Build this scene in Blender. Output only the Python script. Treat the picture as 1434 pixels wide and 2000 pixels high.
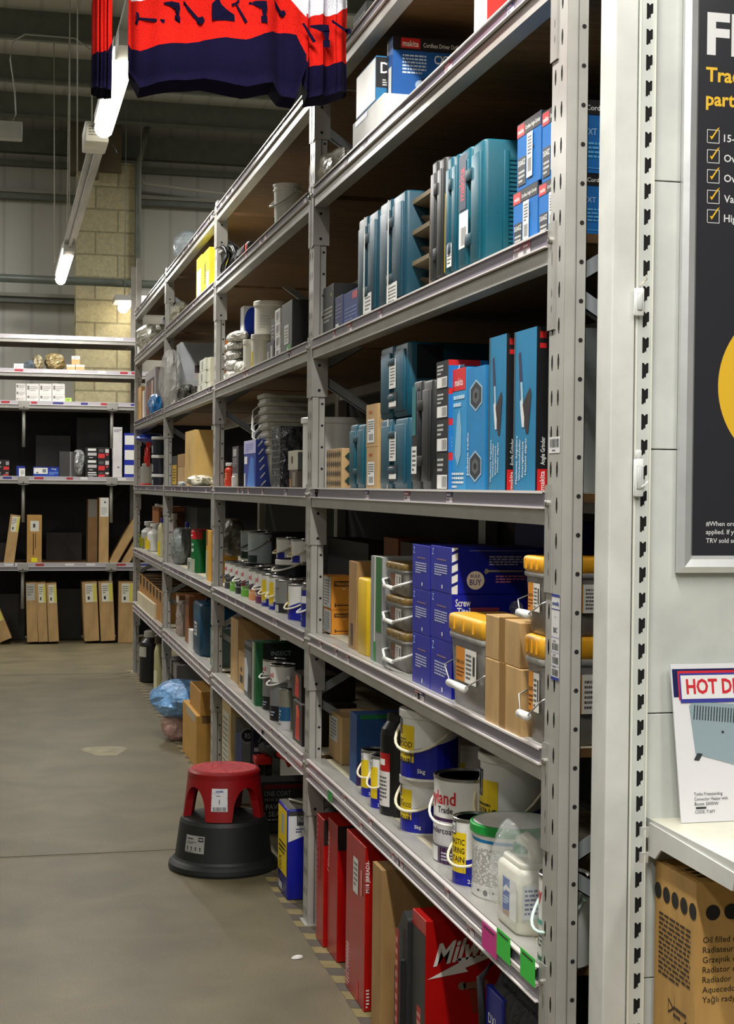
import bpy, math, random
from mathutils import Vector, Matrix
from math import sin, cos, radians, pi
R = random.Random(7)
S = bpy.context.scene
COL = S.collection
for _o in list(bpy.data.objects): bpy.data.objects.remove(_o)

# ---------------------------------------------------------------- camera
F, YAW, PIT, ROL, EYE = 3000.0, .2333, .0163, -.0105, 1.5
cd = bpy.data.cameras.new('camera'); cam = bpy.data.objects.new('camera', cd); COL.objects.link(cam)
cd.sensor_fit = 'VERTICAL'; cd.sensor_height = 24; cd.sensor_width = 17.2; cd.lens = F/2000*24
cd.clip_start = .05; cd.clip_end = 100
_r = Vector((cos(YAW), -sin(YAW), 0)); _f = Vector((sin(YAW), cos(YAW), 0)); _u = Vector((0, 0, 1))
_f2 = _f*cos(PIT)-_u*sin(PIT); _u2 = _u*cos(PIT)+_f*sin(PIT)
_rr = _r*cos(ROL)+_u2*(-sin(ROL)); _uu = _u2*cos(ROL)+_r*sin(ROL)
_m = Matrix((_rr, _uu, -_f2)).transposed().to_4x4(); _m.translation = (0, 0, EYE)
cam.matrix_world = _m
S.camera = cam

# ---------------------------------------------------------------- light
S.view_settings.view_transform = 'Standard'; S.view_settings.look = 'None'
S.view_settings.gamma = 1; S.view_settings.use_curve_mapping = False
S.view_settings.exposure = 0.32
w = bpy.data.worlds.new('world'); S.world = w; w.use_nodes = True
w.node_tree.nodes['Background'].inputs[0].default_value = (.93, .97, 1, 1)
w.node_tree.nodes['Background'].inputs[1].default_value = .06

def area(x, y, z, sx, sy, power, col=(1, .975, .93), rot=(0, 0, 0)):
    l = bpy.data.lights.new('lamp_light', 'AREA'); l.shape = 'RECTANGLE'; l.size = sx; l.size_y = sy
    l.energy = power; l.color = col
    o = bpy.data.objects.new('lamp_light', l); COL.objects.link(o); o.location = (x, y, z); o.rotation_euler = rot
    return o

# ---------------------------------------------------------------- helpers
def ray(px, py):                       # direction through a pixel of the photograph
    a, b = px-717, py-1000
    return (_rr*(a/F)+_uu*(-b/F)+_f2)
C0 = Vector((0, 0, EYE))
def onx(px, py, X): d = ray(px, py); return C0+d*(X/d.x)
def ony(px, py, Y): d = ray(px, py); return C0+d*(Y/d.y)
def onz(px, py, Z): d = ray(px, py); return C0+d*((Z-EYE)/d.z)

def lin(c): return tuple((v/255/12.92 if v/255 <= .04045 else ((v/255+.055)/1.055)**2.4) for v in c)
_M = {}
def mat(col, rough=.5, metal=0, kind=''):
    key = (tuple(col), rough, metal, kind)
    if key in _M: return _M[key]
    m = bpy.data.materials.new('mat_%s' % (kind or 'plain')); m.use_nodes = True
    nt = m.node_tree; N = nt.nodes; L = nt.links; b = N['Principled BSDF']
    c = lin(col)+(1,)
    b.inputs['Base Color'].default_value = c; b.inputs['Roughness'].default_value = rough
    b.inputs['Metallic'].default_value = metal
    def tex(scale, det=3, vec=None, dist=0):
        tc = N.new('ShaderNodeTexCoord'); n = N.new('ShaderNodeTexNoise'); n.inputs['Scale'].default_value = scale
        n.inputs['Detail'].default_value = det; n.inputs['Distortion'].default_value = dist
        src = tc.outputs['Object']
        if vec:
            mp = N.new('ShaderNodeMapping'); mp.inputs['Scale'].default_value = vec; L.new(src, mp.inputs[0]); src = mp.outputs[0]
        L.new(src, n.inputs['Vector']); return n
    def vary(n, lo, hi, a=.35, b_=.65):
        r = N.new('ShaderNodeValToRGB'); r.color_ramp.elements[0].position = a; r.color_ramp.elements[1].position = b_
        r.color_ramp.elements[0].color = tuple(x*lo for x in c[:3])+(1,); r.color_ramp.elements[1].color = tuple(min(1, x*hi) for x in c[:3])+(1,)
        L.new(n.outputs['Fac'], r.inputs[0]); L.new(r.outputs[0], b.inputs['Base Color']); return r
    def bump(n, s, d=.002):
        bp = N.new('ShaderNodeBump'); bp.inputs['Strength'].default_value = s; bp.inputs['Distance'].default_value = d
        L.new(n.outputs['Fac'], bp.inputs['Height']); L.new(bp.outputs[0], b.inputs['Normal'])
    if kind == 'card': vary(tex(14, 5, (1, 1, .3)), .82, 1.12)
    elif kind == 'paint': n = tex(9, 4); vary(n, .9, 1.06); bump(tex(60, 2), .08)
    elif kind == 'steel': vary(tex(5, 5, (1, .3, 1)), .82, 1.12)
    elif kind == 'fabric': n = tex(420, 2); vary(n, .6, 1.35, .3, .7); bump(n, .5); b.inputs['Specular IOR Level'].default_value = .1
    elif kind == 'wood': n = tex(40, 6, (.25, 1.5, 1)); vary(n, .75, 1.15); bump(n, .2)
    elif kind == 'emit': b.inputs['Emission Color'].default_value = c; b.inputs['Emission Strength'].default_value = metal; b.inputs['Metallic'].default_value = 0
    elif kind == 'clear':
        b.inputs['Alpha'].default_value = .42; bump(tex(25, 3), .5, .01)
    elif kind == 'tub':
        b.inputs['Alpha'].default_value = .62; vary(tex(12, 3), .75, 1.15)
    elif kind == 'crumple': n = tex(16, 4, None, 1.0); bump(n, 1.0, .02); vary(tex(12, 3), .7, 1.15)
    elif kind == 'clearcrumple': n = tex(16, 4, None, 1.0); bump(n, 1.0, .02); b.inputs['Alpha'].default_value = .5
    elif kind == 'concrete':
        n = tex(3.0, 10, (1, 1, 1), .4); r = vary(n, .72, 1.16, .3, .7)
        n2 = tex(170, 3); mx = N.new('ShaderNodeMix'); mx.data_type = 'RGBA'; mx.blend_type = 'MULTIPLY'; mx.inputs[0].default_value = .55
        r2 = N.new('ShaderNodeValToRGB'); r2.color_ramp.elements[0].position = .35; r2.color_ramp.elements[0].color = (.6, .6, .6, 1); r2.color_ramp.elements[1].position = .6
        L.new(n2.outputs['Fac'], r2.inputs[0]); L.new(r.outputs[0], mx.inputs[6]); L.new(r2.outputs[0], mx.inputs[7])
        L.new(mx.outputs[2], b.inputs['Base Color']); bump(n2, .12)
    elif kind == 'clad':                # ribbed wall sheet, ribs vertical, one every 0.33 m
        tc = N.new('ShaderNodeTexCoord'); wv = N.new('ShaderNodeTexWave'); wv.wave_type = 'BANDS'; wv.bands_direction = 'X'
        wv.inputs['Scale'].default_value = 1.0; wv.inputs['Distortion'].default_value = 0
        L.new(tc.outputs['Object'], wv.inputs['Vector'])
        r = N.new('ShaderNodeValToRGB'); r.color_ramp.elements[0].position = .0; r.color_ramp.elements[1].position = .07
        r.color_ramp.elements[0].color = tuple(x*.82 for x in c[:3])+(1,); r.color_ramp.elements[1].color = c
        L.new(wv.outputs['Fac'], r.inputs[0]); L.new(r.outputs[0], b.inputs['Base Color'])
    elif kind == 'block':
        tc = N.new('ShaderNodeTexCoord'); mp = N.new('ShaderNodeMapping'); mp.inputs['Rotation'].default_value = (radians(90), 0, 0)
        bk = N.new('ShaderNodeTexBrick'); bk.inputs['Color1'].default_value = c; bk.inputs['Color2'].default_value = tuple(x*.83 for x in c[:3])+(1,)
        bk.inputs['Mortar'].default_value = tuple(x*.55 for x in c[:3])+(1,); bk.inputs['Scale'].default_value = 1
        bk.inputs['Brick Width'].default_value = .5; bk.inputs['Row Height'].default_value = .255; bk.inputs['Mortar Size'].default_value = .011
        L.new(tc.outputs['Object'], mp.inputs[0]); L.new(mp.outputs[0], bk.inputs[0])
        n = tex(30, 5); mx = N.new('ShaderNodeMix'); mx.data_type = 'RGBA'; mx.blend_type = 'MULTIPLY'; mx.inputs[0].default_value = .5
        L.new(bk.outputs[0], mx.inputs[6]); L.new(n.outputs['Fac'], mx.inputs[7]); L.new(mx.outputs[2], b.inputs['Base Color'])
    _M[key] = m; return m

_T = {}
def textgeo(s, bold=.0):
    k = (s, bold)
    if k in _T: return _T[k]
    cu = bpy.data.curves.new('t', 'FONT'); cu.body = s; cu.size = 1; cu.resolution_u = 2; cu.offset = bold
    cu.fill_mode = 'FRONT'
    o = bpy.data.objects.new('t', cu); COL.objects.link(o)
    dg = bpy.context.evaluated_depsgraph_get(); dg.update()
    me = bpy.data.meshes.new_from_object(o.evaluated_get(dg))
    vs = [(v.co.x, v.co.y) for v in me.vertices]; fs = [tuple(p.vertices) for p in me.polygons]
    bpy.data.objects.remove(o); bpy.data.curves.remove(cu); bpy.data.meshes.remove(me)
    if vs:
        x0 = min(v[0] for v in vs); x1 = max(v[0] for v in vs)
        vs = [((v[0]-x0)/.7, v[1]/.7) for v in vs]; w_ = (x1-x0)/.7      # cap height is about 1
    else: w_ = 1
    _T[k] = (vs, fs, w_); return _T[k]

class MB:
    def __init__(s): s.v = []; s.f = []; s.m = []; s.mats = []; s.sm = []
    def mi(s, m):
        if m not in s.mats: s.mats.append(m)
        return s.mats.index(m)
    def add(s, vs, fs, m, smooth=False):
        o = len(s.v); s.v += [tuple(v) for v in vs]; i = s.mi(m)
        for f in fs: s.f.append(tuple(o+a for a in f)); s.m.append(i); s.sm.append(smooth)
    def poly(s, pts, m): s.add(pts, [tuple(range(len(pts)))], m)
    def box(s, x0, x1, y0, y1, z0, z1, m):
        s.add([(x0, y0, z0), (x1, y0, z0), (x1, y1, z0), (x0, y1, z0), (x0, y0, z1), (x1, y0, z1), (x1, y1, z1), (x0, y1, z1)],
              [(0, 3, 2, 1), (4, 5, 6, 7), (0, 1, 5, 4), (1, 2, 6, 5), (2, 3, 7, 6), (3, 0, 4, 7)], m)
    def prism(s, pts, d, m, smooth=False):      # pts: closed loop in 3D (ccw seen against d); extruded by vector d
        n = len(pts); a = [Vector(p) for p in pts]; b = [p+Vector(d) for p in a]
        s.add(a+b, [tuple(range(n))[::-1], tuple(range(n, 2*n))], m)
        s.add(a+b, [(i, (i+1) % n, n+(i+1) % n, n+i) for i in range(n)], m, smooth)
    def rbox(s, x0, x1, y0, y1, z0, z1, r, m, taper=0, seg=4, lip=0):
        # vertically extruded rounded rectangle with softened top and bottom edge
        def loop(ins, z, extra=0):
            o = []; rr = max(r-ins*.0, .0005)
            for cx, cy, a0 in ((x1, y1, 0), (x0, y1, 90), (x0, y0, 180), (x1, y0, 270)):
                sx = -1 if cx == x1 else 1; sy = -1 if cy == y1 else 1
                for k in range(seg+1):
                    a = radians(a0+90*k/seg)
                    o.append((cx+sx*(rr+ins+extra)+rr*cos(a), cy+sy*(rr+ins+extra)+rr*sin(a), z))
            return o
        e = min(r*.5, (z1-z0)*.2)
        ls = [loop(e*.7+taper, z0), loop(taper, z0+e), loop(0, z1-e), loop(e*.3, z1-e*.3), loop(e*.9, z1)]
        n = len(ls[0]); vs = [p for l in ls for p in l]
        fs = [(k*n+i, k*n+(i+1) % n, (k+1)*n+(i+1) % n, (k+1)*n+i) for k in range(len(ls)-1) for i in range(n)]
        s.add(vs, fs, m, True); s.add(ls[0], [tuple(range(n))[::-1]], m); s.add(ls[-1], [tuple(range(n))], m)
    def lathe(s, prof, cx, cy, m, seg=28, sy=1.0, caps=True):   # prof: list of (r, z[, mat])
        n = seg; base = []
        for p in prof: base.append([(cx+p[0]*cos(2*pi*i/n), cy+sy*p[0]*sin(2*pi*i/n), p[1]) for i in range(n)])
        for k in range(len(prof)-1):
            mm = prof[k+1][2] if len(prof[k+1]) > 2 else m
            s.add(base[k]+base[k+1], [(i, (i+1) % n, n+(i+1) % n, n+i) for i in range(n)], mm, True)
        if caps:
            s.add(base[0], [tuple(range(n))[::-1]], m); s.add(base[-1], [tuple(range(n))], prof[-1][2] if len(prof[-1]) > 2 else m)
    def tube(s, path, r, m, seg=6, flat=1.0, closed=False):
        P = [Vector(p) for p in path]; rings = []
        for i, p in enumerate(P):
            a = P[i-1] if (i or closed) else p; b = P[(i+1) % len(P)] if (i < len(P)-1 or closed) else p
            t = (b-a).normalized(); up = Vector((0, 0, 1)) if abs(t.z) < .9 else Vector((1, 0, 0))
            n1 = t.cross(up).normalized(); n2 = t.cross(n1)
            rings.append([p+n1*r*flat*cos(2*pi*k/seg)+n2*r*sin(2*pi*k/seg) for k in range(seg)])
        vs = [v for q in rings for v in q]; c = len(rings)
        fs = [(i*seg+k, i*seg+(k+1) % seg, ((i+1) % c)*seg+(k+1) % seg, ((i+1) % c)*seg+k) for i in range(c if closed else c-1) for k in range(seg)]
        if not closed: fs += [tuple(range(seg))[::-1], tuple((c-1)*seg+k for k in range(seg))]
        s.add(vs, fs, m, True)
    def text(s, t, fn, u, v, hgt, m, maxw=None, align='c', bold=.0, rot=False, italic=0):
        # fn(u, v) -> 3D point, u and v in metres on the surface; (u, v) is the middle (or left) of the baseline
        vs, fs, wd = textgeo(t, bold)
        if not fs: return
        k = hgt; kx = hgt
        if maxw and wd*kx > maxw: kx = maxw/wd
        ox = -wd*kx/2 if align == 'c' else (-wd*kx if align == 'r' else 0)
        out = []
        for x, y in vs:
            a, b = x*kx+y*k*italic+ox, y*k
            out.append(fn(u-b, v+a) if rot else fn(u+a, v+b))
        s.add(out, fs, m)
    def tl(s, fn, u0, v0, u1, v1, n, m, seed=0):    # lines of print too small to read
        rr = random.Random(seed+int(u0*1000)+n); lh = (v1-v0)/n
        for i in range(n):
            y0 = v1-(i+.85)*lh; y1 = y0+lh*.5; x = u0; end = u1 if i < n-1 else u0+(u1-u0)*rr.uniform(.4, .9)
            while x < end-1e-6:
                wl = (u1-u0)*rr.uniform(.06, .2); xe = min(x+wl, end)
                s.poly([fn(x, y0), fn(xe, y0), fn(xe, y1), fn(x, y1)], m); x = xe+(u1-u0)*.03
    def bars(s, fn, u0, v0, u1, v1, m, seed=3):
        rr = random.Random(seed); x = u0; st = (u1-u0)/40
        while x < u1:
            a = st*rr.choice((.6, .6, 1.2, 1.8)); s.poly([fn(x, v0), fn(min(x+a, u1), v0), fn(min(x+a, u1), v1), fn(x, v1)], m); x += a+st*rr.choice((.6, .9, 1.4))
    def rect(s, fn, u0, v0, u1, v1, m, nu=1):
        for i in range(nu):
            a = u0+(u1-u0)*i/nu; b = u0+(u1-u0)*(i+1)/nu
            s.poly([fn(a, v0), fn(b, v0), fn(b, v1), fn(a, v1)], m)
    def disc(s, fn, u, v, r, m, n=18, ry=None): s.poly([fn(u+r*cos(2*pi*i/n), v+(ry or r)*sin(2*pi*i/n)) for i in range(n)], m)
    def obj(s, name, parent=None, bevel=0, loc=None, rz=0):
        me = bpy.data.meshes.new(name); me.from_pydata(s.v, [], s.f)
        for m in s.mats: me.materials.append(m)
        me.polygons.foreach_set('material_index', s.m); me.polygons.foreach_set('use_smooth', s.sm)
        me.update()
        o = bpy.data.objects.new(name, me); COL.objects.link(o)
        if parent: o.parent = parent
        if loc: o.location = loc
        o.rotation_euler = (0, 0, rz)
        if bevel:
            b = o.modifiers.new('bevel', 'BEVEL'); b.width = bevel; b.segments = 2; b.limit_method = 'ANGLE'; b.angle_limit = radians(50)
        return o

def tag(o, label, cat, group=None):
    o['label'] = label; o['category'] = cat
    if group: o['group'] = group
    return o
def thing(name, label, cat, loc=(0, 0, 0), rz=0, group=None):
    o = bpy.data.objects.new(name, None); COL.objects.link(o); o.empty_display_size = .05
    o.location = loc; o.rotation_euler = (0, 0, rz)
    return tag(o, label, cat, group)
def struct(o): o['kind'] = 'structure'; return o

RZ = -pi/2       # goods on the long rack face the aisle: local x runs towards the camera, local y into the shelf
CARD = (182, 148, 98); CARDD = (158, 122, 74); WHITE = (226, 226, 222); TEAL = (0, 112, 130); MBLUE = (0, 112, 178)
NAVY = (16, 24, 150); BLACK = (16, 16, 18); RED = (190, 22, 20); YEL = (226, 196, 26); GREY = (120, 120, 118)
# ---------------------------------------------------------------- builders for goods
def deco(b, w, d, h, specs):
    e = .0006; b.lev = getattr(b, 'lev', 0)
    for sp in specs:
        fc, kd = sp[0], sp[1]; b.lev += 1; q = e+.00008*b.lev
        if fc == 'F': fn = lambda u, v, q=q: (u, -q, v); W, H = w, h
        elif fc == 'R': fn = lambda u, v, q=q: (w+q, u, v); W, H = d, h
        elif fc == 'L': fn = lambda u, v, q=q: (-q, d-u, v); W, H = d, h
        else: fn = lambda u, v, q=q: (u, v, h+q); W, H = w, d
        if kd == 'r': b.rect(fn, sp[2]*W, sp[3]*H, sp[4]*W, sp[5]*H, mat(sp[6], .45))
        elif kd == 'p': b.poly([fn(a*W, c*H) for a, c in sp[2]], mat(sp[3], .45))
        elif kd == 'l': b.tl(fn, sp[2]*W, sp[3]*H, sp[4]*W, sp[5]*H, sp[6], mat(sp[7], .5), seed=int(W*1000))
        elif kd == 'b': b.bars(fn, sp[2]*W, sp[3]*H, sp[4]*W, sp[5]*H, mat(BLACK, .5))
        elif kd == 'c': b.disc(fn, sp[2]*W, sp[3]*H, sp[4]*H, mat(sp[5], .45))
        elif kd == 't':   # text, u, v, height fraction of H, colour, max width fraction
            b.text(sp[2], fn, sp[3]*W, sp[4]*H, sp[5]*H, mat(sp[6], .45), maxw=sp[7]*W if len(sp) > 7 else None, bold=.012)
        elif kd == 'T':   # the same, running upwards; height fraction of W, max length fraction of H
            b.text(sp[2], fn, sp[3]*W, sp[4]*H, sp[5]*W, mat(sp[6], .45), maxw=sp[7]*H, rot=True, bold=.012)

def carton(name, label, cat, loc, w, d, h, col=CARD, sp=(), st=None, tape=None, group=None, rz=RZ, kind=None, rough=.6, bevel=.0015, part='sticker', tilt=None):
    """a closed box: printed faces in its own mesh; stickers and tape are parts"""
    if kind is None: kind = 'card' if col in (CARD, CARDD) else 'paint'
    b = MB(); b.box(0, w, 0, d, 0, h, mat(col, rough, 0, kind)); deco(b, w, d, h, sp)
    many = st or tape
    if many:
        root = thing(name, label, cat, loc, rz, group); b.obj('body', root, bevel)
        if st:
            s = MB(); s.lev = len(sp)+3; deco(s, w, d, h, st); s.obj(part, root)
        if tape:
            t = MB(); m = mat((140, 104, 52), .3); t.lev = 1
            f = tape; a = .42; c = .58
            if f == 'F': t.box(a*w, c*w, -.001, 0, 0, h, m); t.box(a*w, c*w, -.001, d, h, h+.001, m)
            else: t.box(0, w, a*d, c*d, h, h+.001, m); t.box(w, w+.001, a*d, c*d, h*.6, h, m)
            t.obj('packing_tape', root)
    else:
        root = b.obj(name, None, bevel, loc, rz); tag(root, label, cat, group)
    if tilt: root.rotation_euler = (tilt[0], tilt[1], rz)
    return root

def cyl(r, q=.0008): return lambda u, v: ((r+q)*sin(u/r), -(r+q)*cos(u/r), v)

def cdeco(b, r, h, sp, a0=0):
    k = 0
    for s in sp:
        k += 1; fn = cyl(r, .0005+.00012*k); D = pi/180*r; o = a0
        if s[0] == 'r': b.rect(fn, (s[1]+o)*D, s[2]*h, (s[3]+o)*D, s[4]*h, mat(s[5], .4), nu=max(1, int(abs(s[3]-s[1])/10)))
        elif s[0] == 'w':      # wedge band: left and right heights differ
            n = 14
            for i in range(n):
                ua = (s[1]+(s[3]-s[1])*i/n+o)*D; ub = (s[1]+(s[3]-s[1])*(i+1)/n+o)*D
                va = (s[4]+(s[5]-s[4])*i/n)*h; vb = (s[4]+(s[5]-s[4])*(i+1)/n)*h
                b.poly([fn(ua, s[2]*h), fn(ub, s[2]*h), fn(ub, vb), fn(ua, va)], mat(s[6], .4))
        elif s[0] == 't': b.text(s[1], fn, (s[2]+o)*D, s[3]*h, s[4]*h, mat(s[5], .4), maxw=s[6]*D, bold=.015)
        elif s[0] == 'l': b.tl(fn, (s[1]+o)*D, s[2]*h, (s[3]+o)*D, s[4]*h, s[5], mat(s[6], .5))
        elif s[0] == 'c': b.disc(fn, (s[1]+o)*D, s[2]*h, s[3]*h, mat(s[4], .4))

def bail(r, z, drop, m, th=.004, flat=1.0, a0=-95, span=190, out=.012, parent=None, name='handle'):
    """carrying handle hanging in front of a tin from two side pivots"""
    b = MB(); p = []
    n = 16
    for i in range(n+1):
        t = i/n; a = radians(a0+span*t); rr = r+.003+out*sin(pi*t); p.append((rr*sin(a), -rr*cos(a), z-drop*sin(pi*t)))
    b.tube(p, th, m, 6, flat); 
    for q in (p[0], p[-1]): b.lathe([(0.001, q[2]-.007), (.007, q[2]-.007), (.007, q[2]+.007), (.001, q[2]+.007)], q[0], q[1], m, 8)
    return b.obj(name, parent)

def tin(label, loc, r, h, sp, body=WHITE, a0=50, handle=None, group=None, lid='metal', name='paint_tin', cat='paint tin', drop=.4, hz=.8, halfspan=95):
    root = thing(name, label, cat, loc, RZ, group)
    b = MB(); mb = mat(body, .35, 0, 'paint'); ms = mat((170, 170, 168), .25, .9)
    b.lathe([(r*.97, 0, ms), (r, .004, ms), (r, .006, mb), (r, h-.008, mb), (r*1.025, h-.006, ms), (r*1.025, h, ms), (r*.99, h+.001, ms), (r*.97, h-.004, ms)], 0, 0, ms, 36)
    cdeco(b, r, h, sp, a0); b.obj('body', root)
    l = MB()
    if lid == 'metal':
        l.lathe([(r*.96, h-.004), (r*.86, h-.003), (r*.84, h-.009), (r*.3, h-.009)], 0, 0, ms, 36)
    else:
        ml = mat(lid, .4, 0, 'paint')
        l.lathe([(r*1.03, h-.016), (r*1.06, h-.012), (r*1.06, h+.002), (r*1.02, h+.006), (r*.93, h+.006), (r*.91, h+.001), (r*.2, h+.001)], 0, 0, ml, 36)
    l.obj('lid', root)
    if handle: bail(r, h*hz, h*drop, mat(handle, .45), .0035, 1.0, a0-halfspan, halfspan*2, parent=root)
    return root

def bucket(label, loc, r, h, sp, body=WHITE, lid=WHITE, a0=50, handle=None, group=None, open_=False, name='plastic_bucket', cat='bucket', taper=.9, drop=.42):
    root = thing(name, label, cat, loc, RZ, group)
    b = MB(); mb = mat(body, .4, 0, 'paint')
    if open_:
        b.lathe([(r*taper*.9, .001), (r*taper, .006), (r*.97, h-.03), (r*1.04, h-.028), (r*1.04, h-.02), (r*.98, h-.018), (r*.99, h), (r*1.05, h), (r*1.05, h-.006), (r*.96, h-.004), (r*.93, h-.03), (r*taper*.95, .01)], 0, 0, mb, 32)
    else: b.lathe([(r*.94, 0), (r*.96, .006), (r*.965, h-.03), (r*.965, h)], 0, 0, mb, 36)
    cdeco(b, r*.965, h, sp, a0); b.obj('body', root)
    if not open_:
        l = MB(); l.lathe([(r*.99, h-.022), (r*1.03, h-.02), (r*1.03, h-.003), (r, h), (r*.95, h), (r*.93, h-.004), (r*.1, h-.004)], 0, 0, mat(lid, .4, 0, 'paint'), 36); l.obj('lid', root)
    if handle: bail(r, h*.85, h*drop, mat(handle, .45), .0042, 1.0, a0-95, 190, parent=root)
    return root

def case(label, loc, w, d, h, col=(0, 92, 108), st=(), seam='v', latches=2, group=None, name='power_tool_case', cat='tool case', ribs=False, strap=False, sp=(), handle=False):
    """moulded hard case: two shells with a seam, latches, stickers, ribbed side, strap"""
    root = thing(name, label, cat, loc, RZ, group)
    m = mat(col, .45, 0, 'paint'); md = mat(tuple(int(c*.72) for c in col), .5)
    b = MB()
    if seam == 'v':
        b.rbox(0, w*.47, 0, d, 0, h, min(.012, w*.2), m); b.rbox(w*.53, w, 0, d, 0, h*.985, min(.012, w*.2), m); b.box(w*.4, w*.6, .006, d-.006, .006, h-.008, md)
        if w > .05: b.rbox(w*.58, w*.92, -.006, .01, h*.08, h*.9, .004, m); b.rbox(w*.08, w*.42, -.006, .01, h*.08, h*.9, .004, m)
    else:
        b.rbox(0, w, 0, d, 0, h*.48, min(.015, w*.2), m); b.rbox(0, w, 0, d, h*.52, h, min(.015, w*.2), m); b.box(.005, w-.005, .005, d-.005, h*.4, h*.6, md)
        b.rbox(w*.2, w*.8, -.006, .01, h*.56, h*.92, .004, m)
    if ribs:
        n = 22
        for i in range(n):
            z = h*(.14+.72*i/n); b.box(w-.001, w+.004, d*.12, d*.9, z, z+h*.02, m)
        b.rbox(w-.004, w+.006, d*.1, d*.13, h*.1, h*.9, .002, m)
    deco(b, w, d, h, sp); b.obj('shell', root)
    for i in range(latches):
        l = MB(); z = h*(.22+.5*i/max(1, latches-1)); 
        if seam == 'v': l.rbox(w*.38, w*.62, -.0085, .0, z, z+h*.09, .002, md)
        else:
            x = w*(.12+.6*i); l.rbox(x, x+w*.14, -.012, 0, h*.42, h*.6, .003, md)
        l.obj('latch', root)
    if st:
        s = MB()
        for q in st:
            s2 = list(q); deco(s, w, d, h, [tuple(s2)])
        for i, v in enumerate(s.v): s.v[i] = (v[0], v[1]-.0065 if v[1] < 0 else v[1], v[2])
        s.obj('sticker', root)
    if handle:
        hb = MB(); hb.tube([(w*.5, d*.3, h-.005), (w*.5, d*.33, h+.025), (w*.5, d*.6, h+.025), (w*.5, d*.63, h-.005)], .006, md); hb.obj('handle', root)
    if strap:
        sb = MB(); ms = mat((205, 205, 200), .4); x = w*.5
        sb.box(x-.004, x+.004, -.0125, -.011, 0, h*.97, ms); sb.obj('packing_strap', root)
    return root

def tub(label, loc, w, d, h, lidc, group=None, brown=False, hand=WHITE, name='screw_tub', sp=(), a=0):
    """clear rectangular tub of screws with coloured lid, label and swing handle"""
    root = thing(name, label, 'tub', loc, RZ+a, group)
    b = MB(); b.rbox(0, w, 0, d, 0, h*.8, .012, mat((150, 146, 140), .25, 0, 'tub'), taper=.008); 
    b.rbox(-.004, w+.004, -.004, d+.004, h*.74, h*.8, .014, mat((190, 190, 186), .25, 0, 'tub')); b.obj('body', root)
    c = MB(); c.rbox(.01, w-.01, .01, d-.01, .004, h*.62, .01, mat((88, 80, 74), .6, .2, 'steel')); c.obj('screws_inside', root)['kind'] = 'stuff'
    l = MB(); l.rbox(-.006, w+.006, -.006, d+.006, h*.8, h, .016, mat(lidc, .4, 0, 'paint'))
    for i in range(3): l.box(w*(.2+.28*i), w*(.2+.28*i)+.006, -.009, -.004, h*.84, h*.96, mat(lidc, .4, 0, 'paint'))
    l.obj('lid', root)
    s = MB(); oc = (206, 130, 30) if not brown else (110, 56, 20)
    def lay(fc):
        deco(s, w, d, h, [(fc, 'r', .2, .3, .8, .66, (222, 220, 212)), (fc, 'r', .2, .3, .47, .66, oc), (fc, 't', 'TIMBASCREW', .335, .48, .04, BLACK, .24), (fc, 'l', .22, .34, .45, .46, 3, (90, 40, 10)), (fc, 'l', .5, .34, .66, .62, 6, (80, 80, 80)), (fc, 'r', .7, .4, .76, .6, (30, 30, 30))])
    s.lev = 2; lay('F'); lay('R'); s.obj('label', root)
    hb = MB(); mw = mat((170, 170, 168), .3, .8); mh = mat(hand, .35)
    for side in (('F',)):
        hb.tube([(-.006, .02, h*.5), (-.012, -.01, h*.42), (w*.3, -.022, h*.27)], .0016 if not brown else .004, mw if not brown else mh)
        hb.tube([(w*.7, -.022, h*.27), (w+.01, -.01, h*.42), (w+.006, .02, h*.5)], .0016 if not brown else .004, mw if not brown else mh)
        hb.tube([(w*.26, -.022, h*.27), (w*.74, -.022, h*.27)], .0085 if not brown else .006, mh, 10)
    hb.obj('handle', root)
    return root

def bag(name, label, loc, w, d, h, col=(200, 196, 184), seed=1, clear=True, group=None, rz=0, cat='plastic bag', inner=None, amp=.18, rough=.2):
    """crumpled bag: a lumpy closed film, sometimes with a visible content mesh"""
    rr = random.Random(seed); b = MB(); n, k = 22, 14; vs = []
    ph = [rr.uniform(0, 6.3) for _ in range(12)]
    for j in range(k+1):
        t = j/k; th = pi*t
        for i in range(n):
            a = 2*pi*i/n
            q = 1+amp*(sin(3*a+ph[0]+4*t)+.7*sin(5*a+ph[1]-7*t)+.6*sin(8*a+ph[2]+11*t)+.5*rr.uniform(-1, 1))*sin(th)
            rad = sin(th)**.6 if 0 < j < k else 0.02
            z = .5-.5*cos(th)
            vs.append((rad*cos(a)*w/2*q, rad*sin(a)*d/2*q, h*max(0, z+amp*.25*sin(4*a+ph[3]+5*t)*sin(th))))
    fs = [(j*n+i, j*n+(i+1) % n, (j+1)*n+(i+1) % n, (j+1)*n+i) for j in range(k) for i in range(n)]
    b.add(vs, fs, mat(col, rough, 0, 'clearcrumple' if clear else 'crumple'), False)
    if inner:
        root = thing(name, label, cat, loc, rz, group); b.obj('film', root)
        c = MB(); c.rbox(-w*.3, w*.3, -d*.3, d*.3, .003, h*.7, .01, mat(inner, .5, 0, 'paint')); c.obj('contents', root)
    else: root = b.obj(name, None, 0, loc, rz); tag(root, label, cat, group)
    return root

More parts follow.
